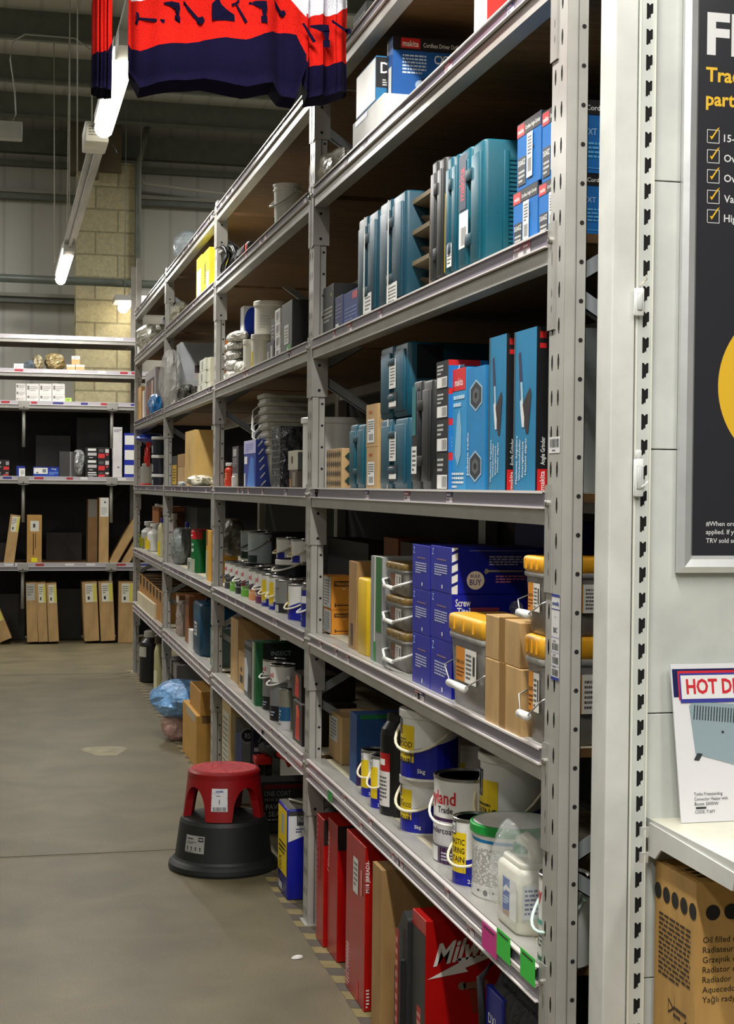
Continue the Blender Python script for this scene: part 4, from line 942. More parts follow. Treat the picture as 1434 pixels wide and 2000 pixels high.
def tall(label, x0, x1, yt, d=.13):
    t = (0, 114, 158)
    return C('angle_grinder_box', label, 4, x0, x1, yt, d, t, [
        ('F', 'r', 0, 0, .05, 1, (70, 80, 84)), ('F', 'p', [(.2, .86), (.3, .87), (.42, .62), (.5, .5), (.38, .48), (.28, .6)], (44, 40, 70)), ('F', 'p', [(.3, .68), (.4, .68), (.46, .52), (.36, .5)], (150, 190, 210)),
        ('F', 'p', [(.42, .54), (.6, .6), (.75, .64), (.8, .6), (.74, .46), (.68, .36), (.58, .36), (.5, .42)], (40, 30, 34)), ('F', 'p', [(.3, .56), (.38, .58), (.5, .46), (.5, .4), (.4, .4), (.34, .48)], (214, 216, 216)),
        ('F', 'T', 'Meuleuse Angulaire', .2, .2, .07, WS, .3), ('F', 'T', 'Winkelschleifer', .34, .2, .07, WS, .26), ('F', 'T', 'Smerigliatrice', .48, .2, .07, WS, .26), ('F', 'T', 'Haakse slijper', .62, .22, .07, WS, .3),
        ('R', 'r', 0, 0, .8, 1, (18, 16, 18)), ('R', 'r', .03, .0, .19, .14, (206, 26, 28)), ('R', 'T', 'makita', .15, .07, .08, WS, .12), ('R', 'T', 'Angle Grinder', .15, .25, .07, WS, .17), ('R', 'r', .05, .93, .16, .97, (200, 30, 30)), ('R', 'r', .05, .87, .16, .9, (200, 30, 30)), ('R', 'r', .8, 0, 1, 1, (150, 156, 156))], group='tall angle grinder boxes on the fourth shelf')
tall('tall teal angle grinder box right of the loudspeaker box, fourth shelf', 957, 990, 651)
tall('tall teal angle grinder box, middle of three, fourth shelf', 1006, 1049, 637)
tall('tall teal angle grinder box half hidden by the front post, fourth shelf', 1076, 1140, 622, .038)

# ---- bay A, shelf 5
def timba(label, yt, z=None):
    return C('screw_box', label, 5, 633, 648, yt, .075, (214, 138, 34), [('R', 'r', .12, .7, 1, .86, (60, 36, 14)), ('R', 't', 'TIMBASCREW', .56, .73, .09, (230, 160, 60), .8), ('R', 'r', .15, .12, .95, .15, (60, 30, 14)), ('R', 'r', .15, .08, .2, .2, (60, 30, 14)), ('R', 'l', .5, .6, .9, .66, 1, (250, 220, 180))], [('F', 'r', .0, .04, .95, .96, (214, 212, 208)), ('F', 'l', .1, .1, .8, .9, 9, (110, 110, 110))], z=z, X=XR+.07, group='orange screw boxes beside the second post')
timba('orange screw box, lower of the pair by the second post, fifth shelf', 1192); timba('orange screw box, upper of the pair by the second post, fifth shelf', 1126, TOP[0])
C('flat_carton', 'tall narrow brown carton with worn edges behind the yellow case, fifth shelf', 5, 682, 697, 1098, .16, CARDD, [('R', 'p', [(.3, .55), (.6, .8), (.95, .8), (.95, .4), (.6, .4)], (126, 88, 48)), ('F', 'r', .3, .05, .6, .3, (80, 60, 40))], X=XR+.03)
loc, w_, h = pos(5, 698, 718, 1132, XR+.025); b = MB(); m = mat((224, 184, 22), .45, 0, 'paint'); r = thing('yellow_case', 'plain yellow plastic case with rounded corners standing on end, fifth shelf', 'tool case', loc, RZ)
b.rbox(0, w_, 0, .12, 0, h, .014, m); b.obj('shell', r); b = MB(); b.box(w_-.001, w_+.001, .03, .034, .01, h-.01, mat((150, 120, 10), .5)); b.obj('seam', r)
C('green_panel_box', 'tall box with a green face and grey edges left of the clear tubs, fifth shelf', 5, 725, 748, 1090, .3, (140, 142, 140), [('F', 'r', .34, 0, .42, 1, WS), ('F', 'r', .48, .3, .92, 1, (30, 104, 44)), ('F', 'r', .3, .0, .46, .2, (20, 140, 50)), ('T', 'r', 0, 0, 1, .1, WS)], X=XR+.02)
for i, yt in enumerate((1238, 1170, 1102)):
    loc, w_, h = pos(5, 757, 792, yt, XR+.03, None if i == 0 else TOP[0]); TOP[0] = loc[2]+h+.001
    tub('small clear screw tub with a brown lid and white handle, %s of three, fifth shelf' % ('bottom', 'middle', 'top')[i], loc, w_, .10, h, (120, 96, 50), 'brown lidded screw tubs stacked on the fifth shelf', brown=True)
sb = (11, 24, 150)
def screws(label, x0, x1, yt, d, z=None, kind=0):
    fl = [('F', 'l', .2, .35, .8, .62, 5, (190, 196, 230)), ('F', 'r', .3, .7, .75, .72, (150, 120, 120)), ('F', 'r', .55, .08, .6, .16, WS), ('F', 't', 'Z', .12, .8, .14, (160, 190, 240), .3)]
    if d > .2:
        if kind == 0: fl += [('R', 'p', [(-.0, .0), (.035, .0), (.035, 1), (0, 1)], WS)]+[('R', 'p', [(0, v), (.035, v+.06), (.035, v+.13), (0, v+.07)], (10, 22, 120)) for v in (.15, .38, .61, .84)]+[('R', 'c', .14, .3, .2, WS), ('R', 't', 'BUY', .14, .2, .12, (30, 40, 150), .07), ('R', 't', 'BULK', .14, .36, .07, (30, 40, 150), .06), ('R', 'l', .22, .62, .42, .84, 4, (170, 180, 230)), ('R', 'p', [(.19, .48), (.2, .56), (.22, .52), (.42, .51), (.42, .48), (.22, .48), (.2, .43)], (150, 150, 140)), ('R', 'l', .26, .24, .44, .42, 3, (190, 120, 150)), ('R', 'r', .1, .93, .5, .945, (120, 130, 200))]
        else: fl += [('R', 't', 'Screw', .065, .76, .15, WS, .09), ('R', 't', 'Tite²', .07, .58, .15, WS, .08), ('R', 'l', .11, .48, .36, .62, 2, WS), ('R', 'r', .11, .66, .28, .73, (150, 60, 80)), ('R', 'c', .38, .72, .15, (150, 152, 170)), ('R', 't', 'BULK', .38, .75, .1, (30, 40, 120), .07), ('R', 't', 'BUY', .38, .6, .13, (30, 40, 120), .07)]
    return C('bulk_screw_box', label, 5, x0, x1, yt, d, sb, fl, z=z, X=XR+.012, group='blue bulk screw boxes on the fifth shelf', rough=.35)
rw = [(1256, 1247), (1165, 1158), (1072, 1068)]
nm = ('bottom', 'middle', 'top'); zt = [None, None]
for i in range(3):
    screws('blue bulk screw box, far column, %s row, fifth shelf' % nm[i], 806, 841, (1246, 1156, 1067)[i], .19, zt[0]); zt[0] = TOP[0]
    screws('blue bulk screw box, near column, %s row, fifth shelf' % nm[i], 842, 883, (1257, 1162, 1070)[i], .42, zt[1], kind=0 if i == 2 else 1); zt[1] = TOP[0]
loc, w_, h = pos(5, 880, 946, 1214, XR-.002); tub('clear screw tub with a yellow lid in front of the blue boxes, fifth shelf', loc, w_, .13, h, (228, 170, 40), 'yellow lidded screw tubs')
C('taped_carton', 'plain brown carton with a tape stripe, lower of the pair, fifth shelf', 5, 948, 1019, 1309, .14, CARD, X=XR-.004, tape='F', group='taped cartons on the fifth shelf')
zt2 = TOP[0]; C('taped_carton', 'plain brown carton with a tape stripe and raised flap, upper of the pair, fifth shelf', 5, 949, 1016, 1217, .16, CARD, [('T', 'r', .9, .1, .98, .9, (120, 90, 50))], X=XR-.002, z=zt2, tape='F', group='taped cartons on the fifth shelf')
loc, w_, h = pos(5, 1028, 1118, 1262, XR+.0); tub('large clear screw tub with yellow lid, lower of two at the front post', loc, w_, .17, h, (228, 164, 36), 'yellow lidded screw tubs')
loc2, w2, h2 = pos(5, 1026, 1114, 1096, XR+.0, z=loc[2]+h+.001); tub('large clear screw tub with yellow lid, upper of two at the front post', loc2, w2, .17, h2, (228, 164, 36), 'yellow lidded screw tubs')
for i, (x0, x1, yt) in enumerate(((640, 720, 1062), (750, 778, 1052))):
    C('back_row_box', ('dark grey box in the back row above the orange screw boxes, fifth shelf', 'dull orange box in the back row, fifth shelf')[i], 5, x0, x1, yt, .15, ((40, 40, 42), (150, 84, 30))[i], X=XR+.42)
C('back_row_box', 'large dark brown carton filling the back row, fifth shelf', 5, 782, 940, 1080, .15, (70, 50, 34), X=XR+.42)
C('blue_screw_carton', 'dark blue carton at the back by the front post, fifth shelf', 5, 1006, 1070, 1022, .3, (14, 22, 110), [('F', 'p', [(.4, .2), (.9, .4), (.9, .75), (.4, .6)], WS), ('F', 'l', .1, .7, .5, .85, 2, (120, 130, 200))], X=XR+.24)

# ---- bay A, shelf 6
C('labelled_carton', 'small brown carton with a white label at the second post, sixth shelf', 6, 643, 668, 1402, .16, CARD, [], [('F', 'r', .1, .4, .7, .92, (200, 200, 196)), ('F', 'l', .15, .45, .6, .88, 6, (90, 90, 90))], X=XR+.085)
C('drill_case_box', 'blue box with a green top stripe behind the small tins, sixth shelf', 6, 684, 697, 1397, .2, (24, 70, 128), [('R', 'r', .05, .94, .9, 1, (30, 120, 60)), ('R', 'r', .45, .55, .72, .8, (14, 34, 84)), ('R', 'r', .5, .6, .68, .64, (220, 220, 220)), ('R', 'p', [(0, 0), (1, 0), (1, .35), (.4, .5), (0, .3)], (60, 40, 90))], X=XR+.055)
nn = lambda big: [('r', -46, .34, 12, .84, YEL), ('w', -60, .0, 75, .22, .5, NAVY), ('r', -46, .22, 6, .82, YEL), ('l', -40, .35, -2, .5, 2, (40, 36, 20)), ('r', -40, .74, -16, .93, (30, 34, 60)), ('r', -37, .76, -19, .91, WS), ('t', 'NO', -28, .79, .09, (30, 34, 60), 15), ('t', big, 15, .07, .06, WS, 24)]
def nntin(label, s, px, yt, r, a0=38, X=None, z=None, txt=(), big='2.5L', drop=.3, off=0., hz=.72):
    loc, h = rnd(s, px, yt, r, X, z, off)
    sp = [('w', -75, .0, 110, .26, .56, NAVY), ('r', -50, .2, 12, .8, YEL)]+[('t', t, -19, .62-.13*i, .085, (30, 28, 14), 54) for i, t in enumerate(txt)]+[('r', -46, .76, -22, .95, (30, 34, 60)), ('r', -44, .78, -24, .93, WS), ('t', 'NO', -34, .81, .08, (30, 34, 60), 15), ('t', big, 30, .06, .06, WS, 30)]
    return tin(label, loc, r, h, sp, WS, a0, handle=(226, 218, 190), drop=drop, hz=hz)
nntin('small yellow and blue tin, left of the pair before the blue box', 6, 731, 1463, .038, drop=.28)
nntin('small yellow and blue tin, right of the pair beside the black bottle, sixth shelf', 6, 748, 1475, .034, drop=.3, off=-.012)
loc, h = rnd(6, 778, 1392, .042, off=.0); bottle('tall black bottle with a red band and white label, sixth shelf', (loc[0], loc[1], loc[2]), .05, h, (18, 18, 20), (20, 20, 22), [('r', -60, .44, 20, .62, (166, 20, 24)), ('r', -60, .1, 20, .44, (214, 210, 206)), ('r', -30, .5, 0, .56, WS), ('l', -52, .14, 8, .4, 7, (60, 60, 60))], 30, neck=.5, shoulder=.85)
def nnb(label, s, px, yt, r, X=None, z=None, a0=35, txt=('BLOWERING', 'REPAIR'), kg='5kg', hd=(232, 224, 196), off=0.):
    loc, h = rnd(s, px, yt, r, X, z, off)
    sp = [('w', -80, .04, 105, .3, .62, NAVY), ('r', -58, .26, 6, .78, YEL)]+[('t', t, -24, .47-.12*i, .08, (30, 28, 14), 58) for i, t in enumerate(txt)]+[('l', -50, .56, -2, .6, 1, (60, 50, 20)), ('r', -52, .64, -30, .86, (30, 34, 60)), ('r', -50, .66, -32, .84, WS), ('t', 'NO', -41, .7, .09, (30, 34, 60), 15), ('t', kg, 22, .12, .06, WS, 20)]
    bucket(label, loc, r, h, sp, WS, WS, a0, handle=hd); return loc, h
nnb('white, yellow and blue bucket, lower of the stack with a hanging handle, sixth shelf', 6, 832, 1512, .07, txt=('MULTI WOOD', 'FLOWERING', 'LEVELLER'), off=-.005)
nnb('white, yellow and blue bucket, upper of the stack above the hanging handle, sixth shelf', 6, 842, 1382, .083, z=TOP[0], txt=('WOOD', 'BLOWERING', 'REPAIR'), X=XR+.1)
def ley(label, s, px, yt, r, sub='Trade', a0=40, band=(60, 20, 70), X=None, z=None, off=0., drop=.32, lower='undercoat', lbl=(214, 214, 216), hz=.8):
    loc, h = rnd(s, px, yt, r, X, z, off)
    sp = [('t', 'leyland', -22, .7, .15, (196, 22, 28), 72), ('t', sub, -8, .6, .07, (24, 20, 30), 34), ('r', -62, .24, 26, .54, lbl), ('r', -62, .5, 26, .54, band), ('t', lower, -18, .36, .07, (50, 44, 60), 70), ('r', -75, .0, 100, .22, (90, 84, 96) if band == (60, 20, 70) else band), ('r', -56, .03, -24, .2, WS), ('r', -18, .02, 24, .2, band), ('l', -14, .05, 18, .16, 3, (200, 200, 210))]
    return tin(label, loc, r, h, sp, WS, a0, handle=(228, 226, 220), drop=drop, hz=hz)
ley('large white trade paint tin with red lettering and purple bands, sixth shelf', 6, 912, 1512, .082, off=-.005)
nnb('bucket with a yellow label half hidden behind the paint tin, sixth shelf', 6, 935, 1448, .07, X=XR+.26)
nnb('large yellow and blue bucket behind the front bucket with green lid, sixth shelf', 6, 1010, 1466, .092, X=XR+.2, txt=('FIXING', 'KING', 'GRAIN'))
nntin('small yellow and blue tin standing in front of the big red lettered tin', 6, 928, 1594, .052, txt=('MASTIC', 'CURING', 'STAIN'), off=-.02, drop=.3, hz=.62)
loc, h = rnd(6, 1004, 1602, .098, off=-.01)
bucket('white bucket with a green lid and grey small print near the front post, sixth shelf', loc, .098, h, [('r', -70, .77, 100, .81, (10, 120, 180)), ('l', -55, .2, 40, .7, 22, (150, 150, 150)), ('l', -50, .1, 30, .16, 1, (90, 90, 90)), ('r', -70, .04, 100, .18, (206, 206, 202)), ('c', -10, .11, .04, (120, 120, 120))], WS, (22, 150, 60), 40)
# jerrycan in a clear bag
loc, h = rnd(6, 1052, 1640, .07, off=-.02)
r = thing('jerrycan', 'milky white jerrycan with a blue label beside the green lidded bucket, sixth shelf', 'jerrycan', (XR+.018, loc[1]+.085, loc[2]), RZ)
b = MB(); m = mat((222, 220, 204), .35, 0, 'paint'); W, D, H = .15, .1, h
b.rbox(0, W, 0, D, 0, H*.74, .022, m); b.rbox(W*.05, W*.95, D*.1, D*.9, H*.72, H*.8, .02, m)
b.tube([(W*.15, D*.5, H*.76), (W*.2, D*.5, H*.93), (W*.38, D*.5, H*.98), (W*.7, D*.5, H*.96), (W*.84, D*.5, H*.76)], .016, m, 8); b.obj('body', r)
b = MB(); deco(b, W, D, H, [('F', 'r', .34, .16, .95, .6, WS), ('F', 'r', .36, .2, .66, .58, (20, 80, 170)), ('F', 'p', [(.38, .44), (.5, .5), (.66, .48), (.66, .44), (.52, .45), (.4, .4)], WS), ('F', 'p', [(.36, .16), (.66, .16), (.66, .24), (.36, .2)], (170, 140, 120)), ('F', 'l', .4, .28, .62, .38, 3, (200, 220, 240)), ('R', 'r', .1, .2, .9, .58, (210, 214, 216)), ('R', 'l', .15, .25, .85, .55, 6, (70, 80, 130))]); b.obj('label', r)
b = MB(); b.lathe([(.02, H*.8), (.02, H*.9), (.016, H*.91)], W*.2, D*.5, mat((20, 130, 70), .4), 16); b.obj('cap', r)
bag('clear_bag', 'clear plastic bag draped over the front of the jerrycan, sixth shelf', (XR+.07, loc[1]-.0, loc[2]+.004), .17, .21, h*1.25, (226, 230, 230), 9, clear=False, amp=.06).data.materials[0] = mat((232, 236, 236), .12, 0, 'clear')
_m = mat((232, 236, 236), .12, 0, 'clear'); _m.node_tree.nodes['Principled BSDF'].inputs['Alpha'].default_value = .2
loc, h = rnd(6, 1103, 1705, .05, off=-.03)
tin('small white and green tin half hidden by the front post, sixth shelf', loc, .05, h, [('t', 'ley', -30, .72, .14, (196, 22, 28), 40), ('r', -80, .45, 60, .5, (60, 150, 130)), ('l', -60, .2, 30, .4, 4, (80, 90, 90)), ('r', -80, .05, 60, .1, (20, 90, 60))], WS, 20, handle=(200, 226, 216))

# ---- bay A, floor
def milw(label, x0, x1, yt, d, X, sp=(), **k):
    return C('red_tool_box', label, 0, x0, x1, yt, d, (160, 10, 8), list(sp), X=X, z=.003, rough=.3, **k)
milw('tall red tool box, leftmost of the red row on the floor', 619, 633, 1602, .2, XR+.0, [('F', 'l', .1, .05, .25, .95, 20, (200, 110, 100)), ('F', 'r', .35, .5, .6, .8, (150, 12, 12)), ('R', 'r', 0, .8, 1, 1, (24, 20, 20))])
milw('tall red tool box with black top panel, second in the floor row', 641, 660, 1614, .22, XR+.01, [('F', 'T', 'Milwaukee', .2, .75, .2, (220, 160, 150), .3), ('R', 'r', 0, .82, 1, 1, (24, 20, 20)), ('R', 't', 'o 2"', .4, .86, .08, WS, .5)])
milw('tall red tool box with white labels in the middle of the floor row', 677, 714, 1655, .3, XR-.01, [('F', 'l', .05, .02, .22, .3, 12, (230, 190, 190)), ('F', 'r', .62, .01, .7, .13, (210, 60, 60)), ('R', 'T', 'M18 JBREAD3-', .04, .82, .035, WS, .2), ('F', 'T', 'Milwaukee', .16, .2, .12, (230, 190, 190), .2)], st=[('F', 'r', .4, .66, .66, .88, (210, 208, 204)), ('F', 'l', .44, .7, .62, .86, 5, (90, 90, 90)), ('F', 'r', .78, .68, .88, .84, (200, 120, 110)), ('R', 'l', .02, .02, .05, .14, 6, WS)])
C('tall_carton', 'tall plain brown carton between red tool boxes on the floor', 0, 728, 746, 1700, .36, CARDD, [('T', 'r', .2, .2, .8, .3, (200, 196, 190))], X=XR-.015, z=.003, tape=None)
z = .003
r = milw('large red tool box with a black edge and white script lettering on the floor', 806, 832, 1800, .46, XR-.02, [('F', 'r', .0, .0, 1, .92, (30, 32, 32)), ('F', 'r', .4, .1, .7, .5, (170, 30, 24)), ('F', 'l', .42, .12, .68, .48, 8, (210, 150, 140)), ('R', 't', 'M', 0, 0, 0.001, RED, .01)])
lc, w_, h_ = pos(0, 806, 832, 1800, XR-.02, .003)
b = MB(); fn = lambda u, v: (w_+.0016, u, v+.16*u); mw_ = mat((206, 200, 194), .35)
b.text('Milwaukee', fn, .02, h_-.112, .05, mw_, align='l', bold=.03, italic=.3, maxw=.26)
b.poly([fn(.005, h_-.142), fn(.085, h_-.118), fn(.077, h_-.107), fn(.2, h_-.116), fn(.1, h_-.134), fn(.108, h_-.145)], mw_)
fn = lambda u, v: (w_+.0016, u, v)
b.poly([fn(.095, h_-.155), fn(.16, h_-.15), fn(.16, h_-.17), fn(.098, h_-.172)], mat((110, 70, 50), .4)); b.disc(fn, .093, h_-.162, .01, mat((110, 100, 84), .4)); b.poly([fn(.11, h_-.17), fn(.145, h_-.17), fn(.15, h_-.23), fn(.12, h_-.23)], mat((120, 34, 14), .4))
b.obj('script_logo', r)
r2 = thing('angular_black_case', 'black angular tool case against the left side of the big red box', 'tool case', (XR-.03, lc[1]+.11, .003), RZ)
b = MB(); m = mat((34, 36, 36), .5, 0, 'paint'); b.prism([(0, 0, 0), (.1, 0, 0), (.1, 0, h_*.93), (.06, 0, h_*.96), (0, 0, h_*.82)], (0, .2, 0), m); b.prism([(.02, -.012, .03), (.08, -.012, .03), (.08, -.012, h_*.7), (.02, -.012, h_*.62)], (0, .012, 0), mat((24, 25, 25), .5)); b.obj('shell', r2, .006)
b = MB(); b.box(.035, .06, -.0135, -.012, .1, .38, mat((150, 26, 22), .45)); b.tl(lambda u, v: (.037+u, -.0142, .11+v), 0, 0, .021, .26, 9, mat((210, 140, 130), .5)); b.obj('red_label', r2)
r = thing('tool_bag', 'black tool bag with a blue side panel at the bottom right on the floor', 'tool bag', (1.045, 3.21, .003), RZ)
b = MB(); mk = mat((20, 21, 23), .8, 0, 'crumple'); b.rbox(0, .34, 0, .3, 0, .42, .04, mk, taper=.01); b.prism([(0, .02, .4), (.0, .25, .4), (.0, .22, .455), (.0, .05, .47)], (.3, 0, -.0), mk); b.obj('body', r)
b = MB(); b.tube([(.01, -.01, .3), (.0, -.015, .42), (.02, .02, .475), (.1, .05, .48), (.2, .06, .46)], .009, mat((26, 28, 34), .7), 8); b.obj('handle', r)
b = MB(); b.rbox(.012, .125, -.006, .01, .27, .41, .004, mat((16, 28, 130), .5)); b.tl(lambda u, v: (.02+u, -.0068, .3+v), 0, 0, .03, .02, 1, mat(WS, .5)); b.text('DX!', lambda u, v: (.035+u, -.0068, .335+v), 0, 0, .022, mat(WS, .5), align='l'); b.rect(lambda u, v: (u, -.007, v), .015, .27, .12, .285, mat((120, 140, 70), .5)); b.obj('blue_panel', r)
C('dark_red_box', 'dark red box behind the black bag by the front post on the floor', 0, 1000, 1085, 1958, .2, (150, 16, 16), X=XR+.36, z=.003)
# ---------------------------------------------------------------- second bay
def soft(name, label, s, px, yt, w_, d_, col, seed, X=None, z=None, clear=False, cat='plastic bag', amp=.1, **k):
    z0 = ZS[s]-.003 if z is None else z; X = XR+.03+d_/2 if X is None else X; a = onx(px, yt, X); TOP[0] = z0+(a.z-z0); a.y = min(a.y, PY[4]-.05-w_/2) if s else a.y
    return bag(name, label, (X, a.y, z0), d_, w_, max(.03, a.z-z0), col, seed, clear, cat=cat, amp=amp, **k)
loc, h = rnd(2, 562, 362, .056, X=XR+.09)
bucket('open white bucket with a green tag and wire handle on the second highest shelf', loc, .056, h, [('r', -70, .12, -35, .4, (60, 180, 80))], (224, 222, 212), a0=20, open_=True, handle=(180, 180, 176), drop=.3)
def coil(label, s, px, py, rad, X):
    p = onx(px, py, X); r = thing('cable_coil', label, 'cable', (X, p.y, ZS[s]-.003)); rr = random.Random(5)
    for i in range(6):
        b = MB(); o = rr.uniform(-.03, .03); q = rad*rr.uniform(.8, 1.05)
        b.tube([(o+.012*sin(3*t), q*.8*cos(t), rad*1.08+q*sin(t)) for t in [2*pi*j/20 for j in range(20)]], .011, mat((22, 22, 24), .25), 6, closed=True); b.obj('loop', r)
    b = MB(); b.tube([(-.05, -.02, rad*1.6), (0, .0, rad*2.05), (.06, .01, rad*1.6), (.05, 0, rad*1.2)], .006, mat((190, 190, 186), .3), 6); b.obj('cable_tie', r)
coil('coil of black cable hanging over the shelf edge by the third post, second shelf', 2, 447, 505, .085, XR+.06)
K('black and red boxed tool beside the black cable coil, second highest shelf', 2, 461, 484, 470, .14, (34, 32, 34), sp=[('F', 'r', .5, .2, .9, .9, (220, 60, 40))], name='small_tool_case', latches=1, seam='h')
# third shelf
C('orange_folder', 'narrow orange cardboard box next to the third post, third shelf', 3, 429, 434, 663, .04, (224, 156, 60), [('R', 'r', 0, 0, 1, 1, (196, 120, 40))])
zz = None
for i, (px, yt) in enumerate(((455, 722), (456, 703), (455, 684), (457, 667), (462, 648))):
    soft('folded_bag', 'white folded plastic bag, %s in the pile of five, third shelf' % ('lowest', 'second from bottom', 'middle one', 'second from top', 'topmost')[i], 3, px+4, yt, .3, .1, (214, 212, 204), 20+i, z=zz, amp=.07, group='pile of white folded bags on the third shelf'); zz = TOP[0]-.012
soft('crinkled_film', 'bright crinkled clear film in front of the white bag pile, third shelf', 3, 474, 706, .14, .08, (222, 220, 206), 31, X=XR+.04)
C('black_carton', 'black carton under the white and blue box, third shelf', 3, 474, 480, 660, .2, (20, 20, 22), X=XR+.1)
C('washing_box', 'white box with a large blue oval standing on the black carton, third shelf', 3, 470, 476, 597, .2, (222, 222, 226), [('R', 'p', [(.02+.2*(1+cos(t)), .5+.46*sin(t)) for t in [2*pi*i/24 for i in range(24)]], (16, 60, 190)), ('R', 'l', .3, .15, .7, .4, 3, (90, 170, 230)), ('R', 'c', .5, .75, .1, (150, 150, 190))], X=XR+.1, z=TOP[0])
loc, h = rnd(3, 490, 664, .035, off=.0); bucket('small white tub behind the yellow labelled tub, third shelf', loc, .035, h, [], (226, 224, 212), (230, 228, 216))
z1 = TOP[0]
loc, h = rnd(3, 510, 654, .043); bucket('white tub with a yellow label under the big lidded tub, third shelf', loc, .043, h, [('r', -75, .1, -28, .55, YEL), ('t', 'FILL', -52, .2, .1, (30, 30, 20), 30)], (226, 224, 212), (230, 228, 216))
loc, h = rnd(3, 528, 590, .072, X=XR+.13, z=TOP[0]); bucket('large white tub with a wide lid stacked above the small tubs, third shelf', loc, .072, h, [('r', -85, .2, -58, .7, YEL), ('r', -70, .0, -50, .14, (20, 30, 90)), ('l', -10, .2, 30, .6, 5, (200, 200, 190))], (226, 224, 212), (232, 230, 218), taper=.7)
C('dark_pack', 'dark grey pack with pale print, lower of two beside the bulb boxes, third shelf', 3, 520, 535, 664, .1, (52, 48, 48), [('F', 'r', .15, .1, .4, .6, (150, 146, 140)), ('F', 'r', .6, .2, .85, .8, (170, 168, 164))], X=XR+.035)
C('dark_pack', 'dark grey pack with pale print, upper of two beside the bulb boxes, third shelf', 3, 529, 538, 620, .1, (52, 48, 48), [('F', 'l', .2, .2, .8, .8, 4, (150, 146, 140))], X=XR+.06, z=TOP[0])
zz = None
for i, yt in enumerate((677, 652, 627, 601)):
    C('bulb_box', 'small white lamp bulb box, %s in a stack of four, third shelf' % ('lowest', 'second from bottom', 'second from top', 'topmost')[i], 3, 537.5, 547, yt, .08, (222, 220, 216), [('F', 'r', .3, .15, .6, .8, (120, 120, 124)), ('F', 'r', .36, .25, .5, .7, (40, 40, 44)), ('F', 'l', .68, .2, .92, .8, 5, (90, 90, 90))], z=zz, group='stack of bulb boxes on the third shelf'); zz = TOP[0]
C('grey_upright_box', 'tall dark grey box with white label and green tag by the second post', 3, 551, 571, 584, .2, (86, 86, 82), [('F', 't', 'A', .5, .62, .04, LG, .3), ('R', 'r', 0, 0, 1, 1, (14, 14, 16))], [('F', 'r', .28, .22, .72, .58, (200, 198, 192)), ('F', 'l', .34, .26, .66, .54, 5, (90, 90, 90)), ('F', 'r', .5, .0, .92, .2, (60, 150, 60)), ('F', 'c', .62, .12, .04, WS)])
# fourth shelf
loc, h = rnd(4, 449, 904, .022); bottle('small red bottle with a white cap by the third post, fourth shelf', loc, .024, h, (206, 60, 30), (232, 230, 226), [('l', -60, .2, 20, .6, 4, (240, 170, 140))], 30, neck=.6, shoulder=.74, capr=.02)
loc, h = rnd(4, 459, 925, .014, off=-.01); bottle('tiny white bottle in front of the black carton, fourth shelf', loc, .016, h, (220, 214, 210), (220, 214, 210), [], neck=.6)
C('upright_black_pack', 'tall dark pack with pale panels standing by the red bottle, fourth shelf', 4, 454, 466, 871, .12, (58, 48, 56), [('F', 'r', .15, .76, .7, .94, (150, 150, 150)), ('F', 'l', .15, .5, .75, .72, 4, (140, 140, 140)), ('F', 'r', .1, 0, .95, .3, (206, 204, 198)), ('R', 'r', 0, 0, 1, 1, (14, 13, 16))], X=XR+.06)
C('blue_sack', 'blue and white paper sack with a pale lilac top, fourth shelf', 4, 477, 500, 858, .12, (26, 50, 140), [('F', 'r', .0, .72, 1, 1, (180, 178, 214)), ('F', 'l', .12, .76, .8, .94, 5, (90, 100, 180)), ('F', 'r', .05, .5, .3, .66, WS), ('F', 'p', [(.3, 0), (.95, 0), (.85, .6), (.6, .66), (.45, .4)], (60, 120, 200)), ('F', 'r', .04, .02, .16, .3, (200, 200, 200))], X=XR+.04)
C('black_carton', 'dark blue black bin behind the blue sack, fourth shelf', 4, 500, 520, 905, .2, (22, 36, 46), [('F', 'r', 0, .94, 1, 1, (130, 140, 140))], X=XR+.1)
a = onx(508, 900, XR+.08).y; z = ZS[4]-.003
for i in range(8):
    r = thing('grey_bucket', 'grey rectangular bucket, %s of eight nested in a leaning tower, fourth shelf' % ('lowest', 'second', 'third', 'fourth', 'fifth', 'sixth', 'seventh', 'topmost')[i], 'bucket', (XR+.08-.003*i, a, z+.034*i), RZ, 'nested grey buckets on the fourth shelf')
    m = mat((172, 170, 158), .4, 0, 'paint'); b = MB(); b.rbox(.008, .21, .008, .25, 0, .155, .03, m, taper=.016); b.obj('shell', r)
    b = MB(); b.rbox(0, .218, 0, .258, .146, .165, .034, m); b.obj('rim', r)
    b = MB(); b.tube([(.0, .05, .15), (-.012, -.01, .1), (.015, -.02, .015), (.12, -.02, .0), (.15, -.0, .03)], .003, mat((216, 216, 212), .3), 6); b.obj('handle', r)
C('black_wrapped_stack', 'stack of black trays wrapped in shiny film in front of the grey buckets, fourth shelf', 4, 531, 548, 832, .18, (32, 33, 37), [('F', 'r', .05, .1*i, .95, .1*i+.012, (96, 98, 104)) for i in range(2, 10)], X=XR+.03, kind='crumple', rough=.2)
soft('black_sack', 'large black plastic sack right of the wrapped trays, fourth shelf', 4, 572, 826, .22, .3, (12, 12, 13), 41, X=XR+.24, amp=.05)
C('beige_box', 'worn beige box on a dark box left of the white drum, fourth shelf', 4, 565, 581, 918, .12, (60, 44, 36), [('F', 'r', .4, .1, .8, .9, (130, 120, 100)), ('F', 'r', .1, .05, .3, .5, (170, 110, 50))], X=XR+.05)
C('beige_box', 'worn beige box resting on the dark box left of the white drum, fourth shelf', 4, 563, 582, 879, .12, (178, 174, 156), [('F', 'r', .35, .35, .5, .7, (40, 40, 34)), ('R', 'r', .0, .0, 1, .9, (40, 38, 34))], X=XR+.05, z=TOP[0])
